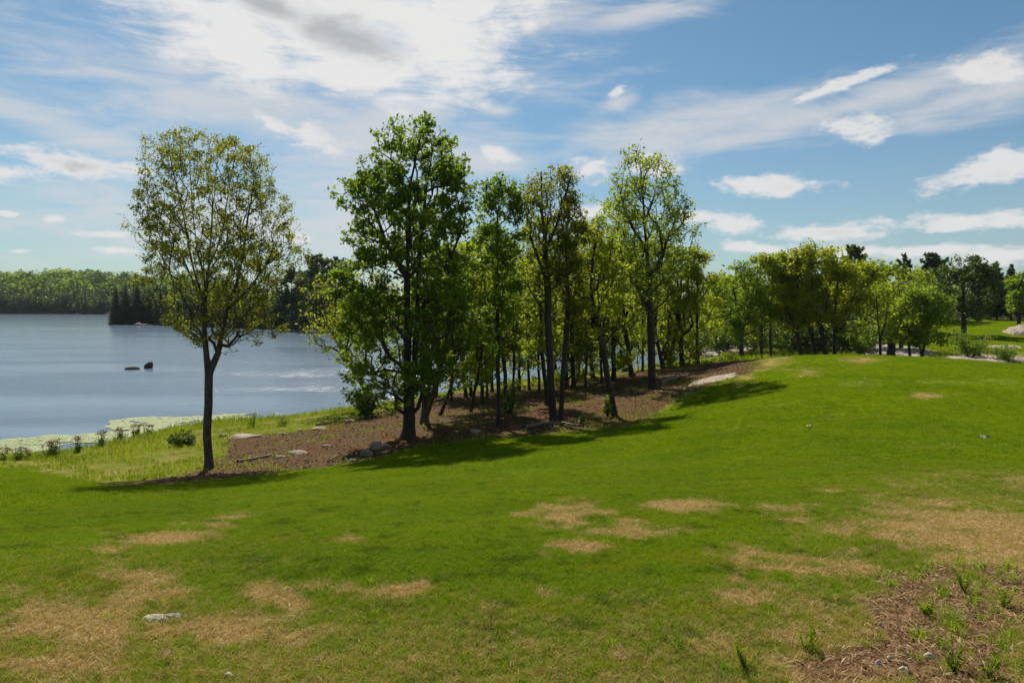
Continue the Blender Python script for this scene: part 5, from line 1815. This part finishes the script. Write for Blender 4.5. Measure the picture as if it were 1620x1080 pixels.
STRAW = leaf_mat('straw', (0.20, 0.13, 0.06), (0.58, 0.44, 0.22), 0.2, 0.8, (1.0, 0.95, 0.7))
WEEDM = leaf_mat('weed_blade', (0.11, 0.18, 0.014), (0.24, 0.34, 0.025), 0.5)
tall = [tuft_mesh(700 + k, 26, 0.035, 0.03, 0.085, 0.0026, 0.6, WEEDM) for k in range(4)]
gn_scatter('grass_clumps', 'taller bright grass clumps in the near lawn and bare soil', emitter(2.0, 10, 1.04, 47, 1.0, dens_weed, 'grass_clumps'), tall, 'dens', 2, 0.6, 1.3)


def dens_mid(x, y, mk):
    r = np.hypot(x, y)
    b = 95 * (20 / r) ** 1.5 * sstep(r, 13, 22) * (1 - sstep(r, 48, 58))
    return b * (1 - mk['rough']) * (1 - mk['litter']) * (0.4 + 1.2 * fbm(x * .9, y * .9, 161, 4))


midturf = [tuft_mesh(650 + k, 18, 0.10, 0.018, 0.05, 0.006, 0.6, GRASS) for k in range(4)]
gn_scatter('lawn_grass', 'mown grass of the middle lawn running up to the knoll', emitter(13, 58, 1.03, 44, 1.0, dens_mid, 'lawn_grass'), midturf, 'dens', 5, 0.7, 1.3)

# ---- crumbs of soil, bits of dead straw
rg = np.random.default_rng(15)
pts = region_points(rg, 60000, (0.5, 5.5), (2.4, 7.5), lambda x, y: masks(x, y)['soil'] > 0.35)[:16000]
v, f = leaves(rg, pts + np.array([0, 0, .003]), 0.010, 0.6, 0.8)
link('soil_crumbs', mesh_np('soil_crumbs', v, f, LM['litter'], {'v': ('FACE', rg.random(len(f)))}), kind='stuff', label='loose crumbs and dead bits on the bare soil at bottom right', category='soil')
pts = region_points(rg, 120000, (-5, 7), (2.4, 9), lambda x, y: (masks(x, y)['dry'] > 0.45) | (masks(x, y)['soil'] > 0.5))[:26000]
v, f = leaves(rg, pts + np.array([0, 0, .012]), 0.045, 1.2, 0.07)
link('dead_straw', mesh_np('dead_straw', v, f, STRAW, {'v': ('FACE', rg.random(len(f)))}), kind='stuff', label='matted dead straw in the dry patches of the near lawn', category='straw')

# ---- single larger weeds rising from the bare soil
for i, (px, py, hp, lab) in enumerate([
        (1525, 935, 40, 'leggy green weed standing tallest in the bare soil at right'),
        (1465, 975, 22, 'small forked weed in the middle of the bare soil'),
        (1590, 960, 34, 'bushy bright weed at the right edge of the bare soil'),
        (1510, 1060, 60, 'large bright weed at the bottom edge, right of the stones'),
        (1560, 1070, 50, 'spreading weed in the bottom right corner'),
        (1275, 1030, 34, 'upright bright weed left of the quartz stone at the bottom'),
        (1180, 1060, 40, 'bright grass weed at the bottom edge, left of the soil patch')]):
    rng = np.random.default_rng(500 + i)
    X, Y, Z = hit(px, py)
    s = Y / F
    root = link('soil_weed', None, loc=(X, Y, Z), label=lab, category='plant', group='weeds growing in the bare soil')
    ns = 9
    h = hp * s
    a = rng.uniform(0, 6.28, ns)
    t1 = np.stack([np.cos(a) * h * .55 * rng.uniform(.3, 1, ns), np.sin(a) * h * .55 * rng.uniform(.3, 1, ns), h * rng.uniform(.5, 1, ns)], -1)
    ac = Acc()
    ac.add(*tubes(np.zeros((ns, 3)) - np.array([0, 0, .01]), t1, np.full(ns, .0022), np.full(ns, .001), 4))
    link('stems', ac.mesh('stems', WEEDM, True), root)
    n = 70
    q = rng.integers(0, ns, n)
    c = t1[q] * rng.uniform(.15, 1.05, n)[:, None] + rng.normal(0, .006, (n, 3))
    v, f = leaves(rng, c, 0.036, 0.5, 0.2)
    link('foliage', mesh_np('foliage', v, f, WEEDM, {'v': ('FACE', rng.random(n))}), root, kind='stuff')

def build_haze():
    m = bpy.data.materials.new('haze')
    m.use_nodes = True
    t = NT(m.node_tree)
    t.n.clear()
    o = t.node('ShaderNodeOutputMaterial')
    pv = t.node('ShaderNodeVolumePrincipled')
    pv.inputs['Color'].default_value = (0.80, 0.88, 1.0, 1)
    pv.inputs['Density'].default_value = 0.00006
    t.l.new(pv.outputs[0], o.inputs['Volume'])
    x0, x1, y0, y1, z0, z1 = -3700, 3700, -3700, 3700, -4, 45
    v = np.array([(x, y, z) for z in (z0, z1) for y in (y0, y1) for x in (x0, x1)], float)
    f = np.array([[0, 2, 3, 1], [4, 5, 7, 6], [0, 1, 5, 4], [2, 6, 7, 3], [0, 4, 6, 2], [1, 3, 7, 5]])
    link('haze', mesh_np('haze', v, f, m), kind='stuff', label='thin blue summer haze over the lake and woods', category='haze')


build_haze()
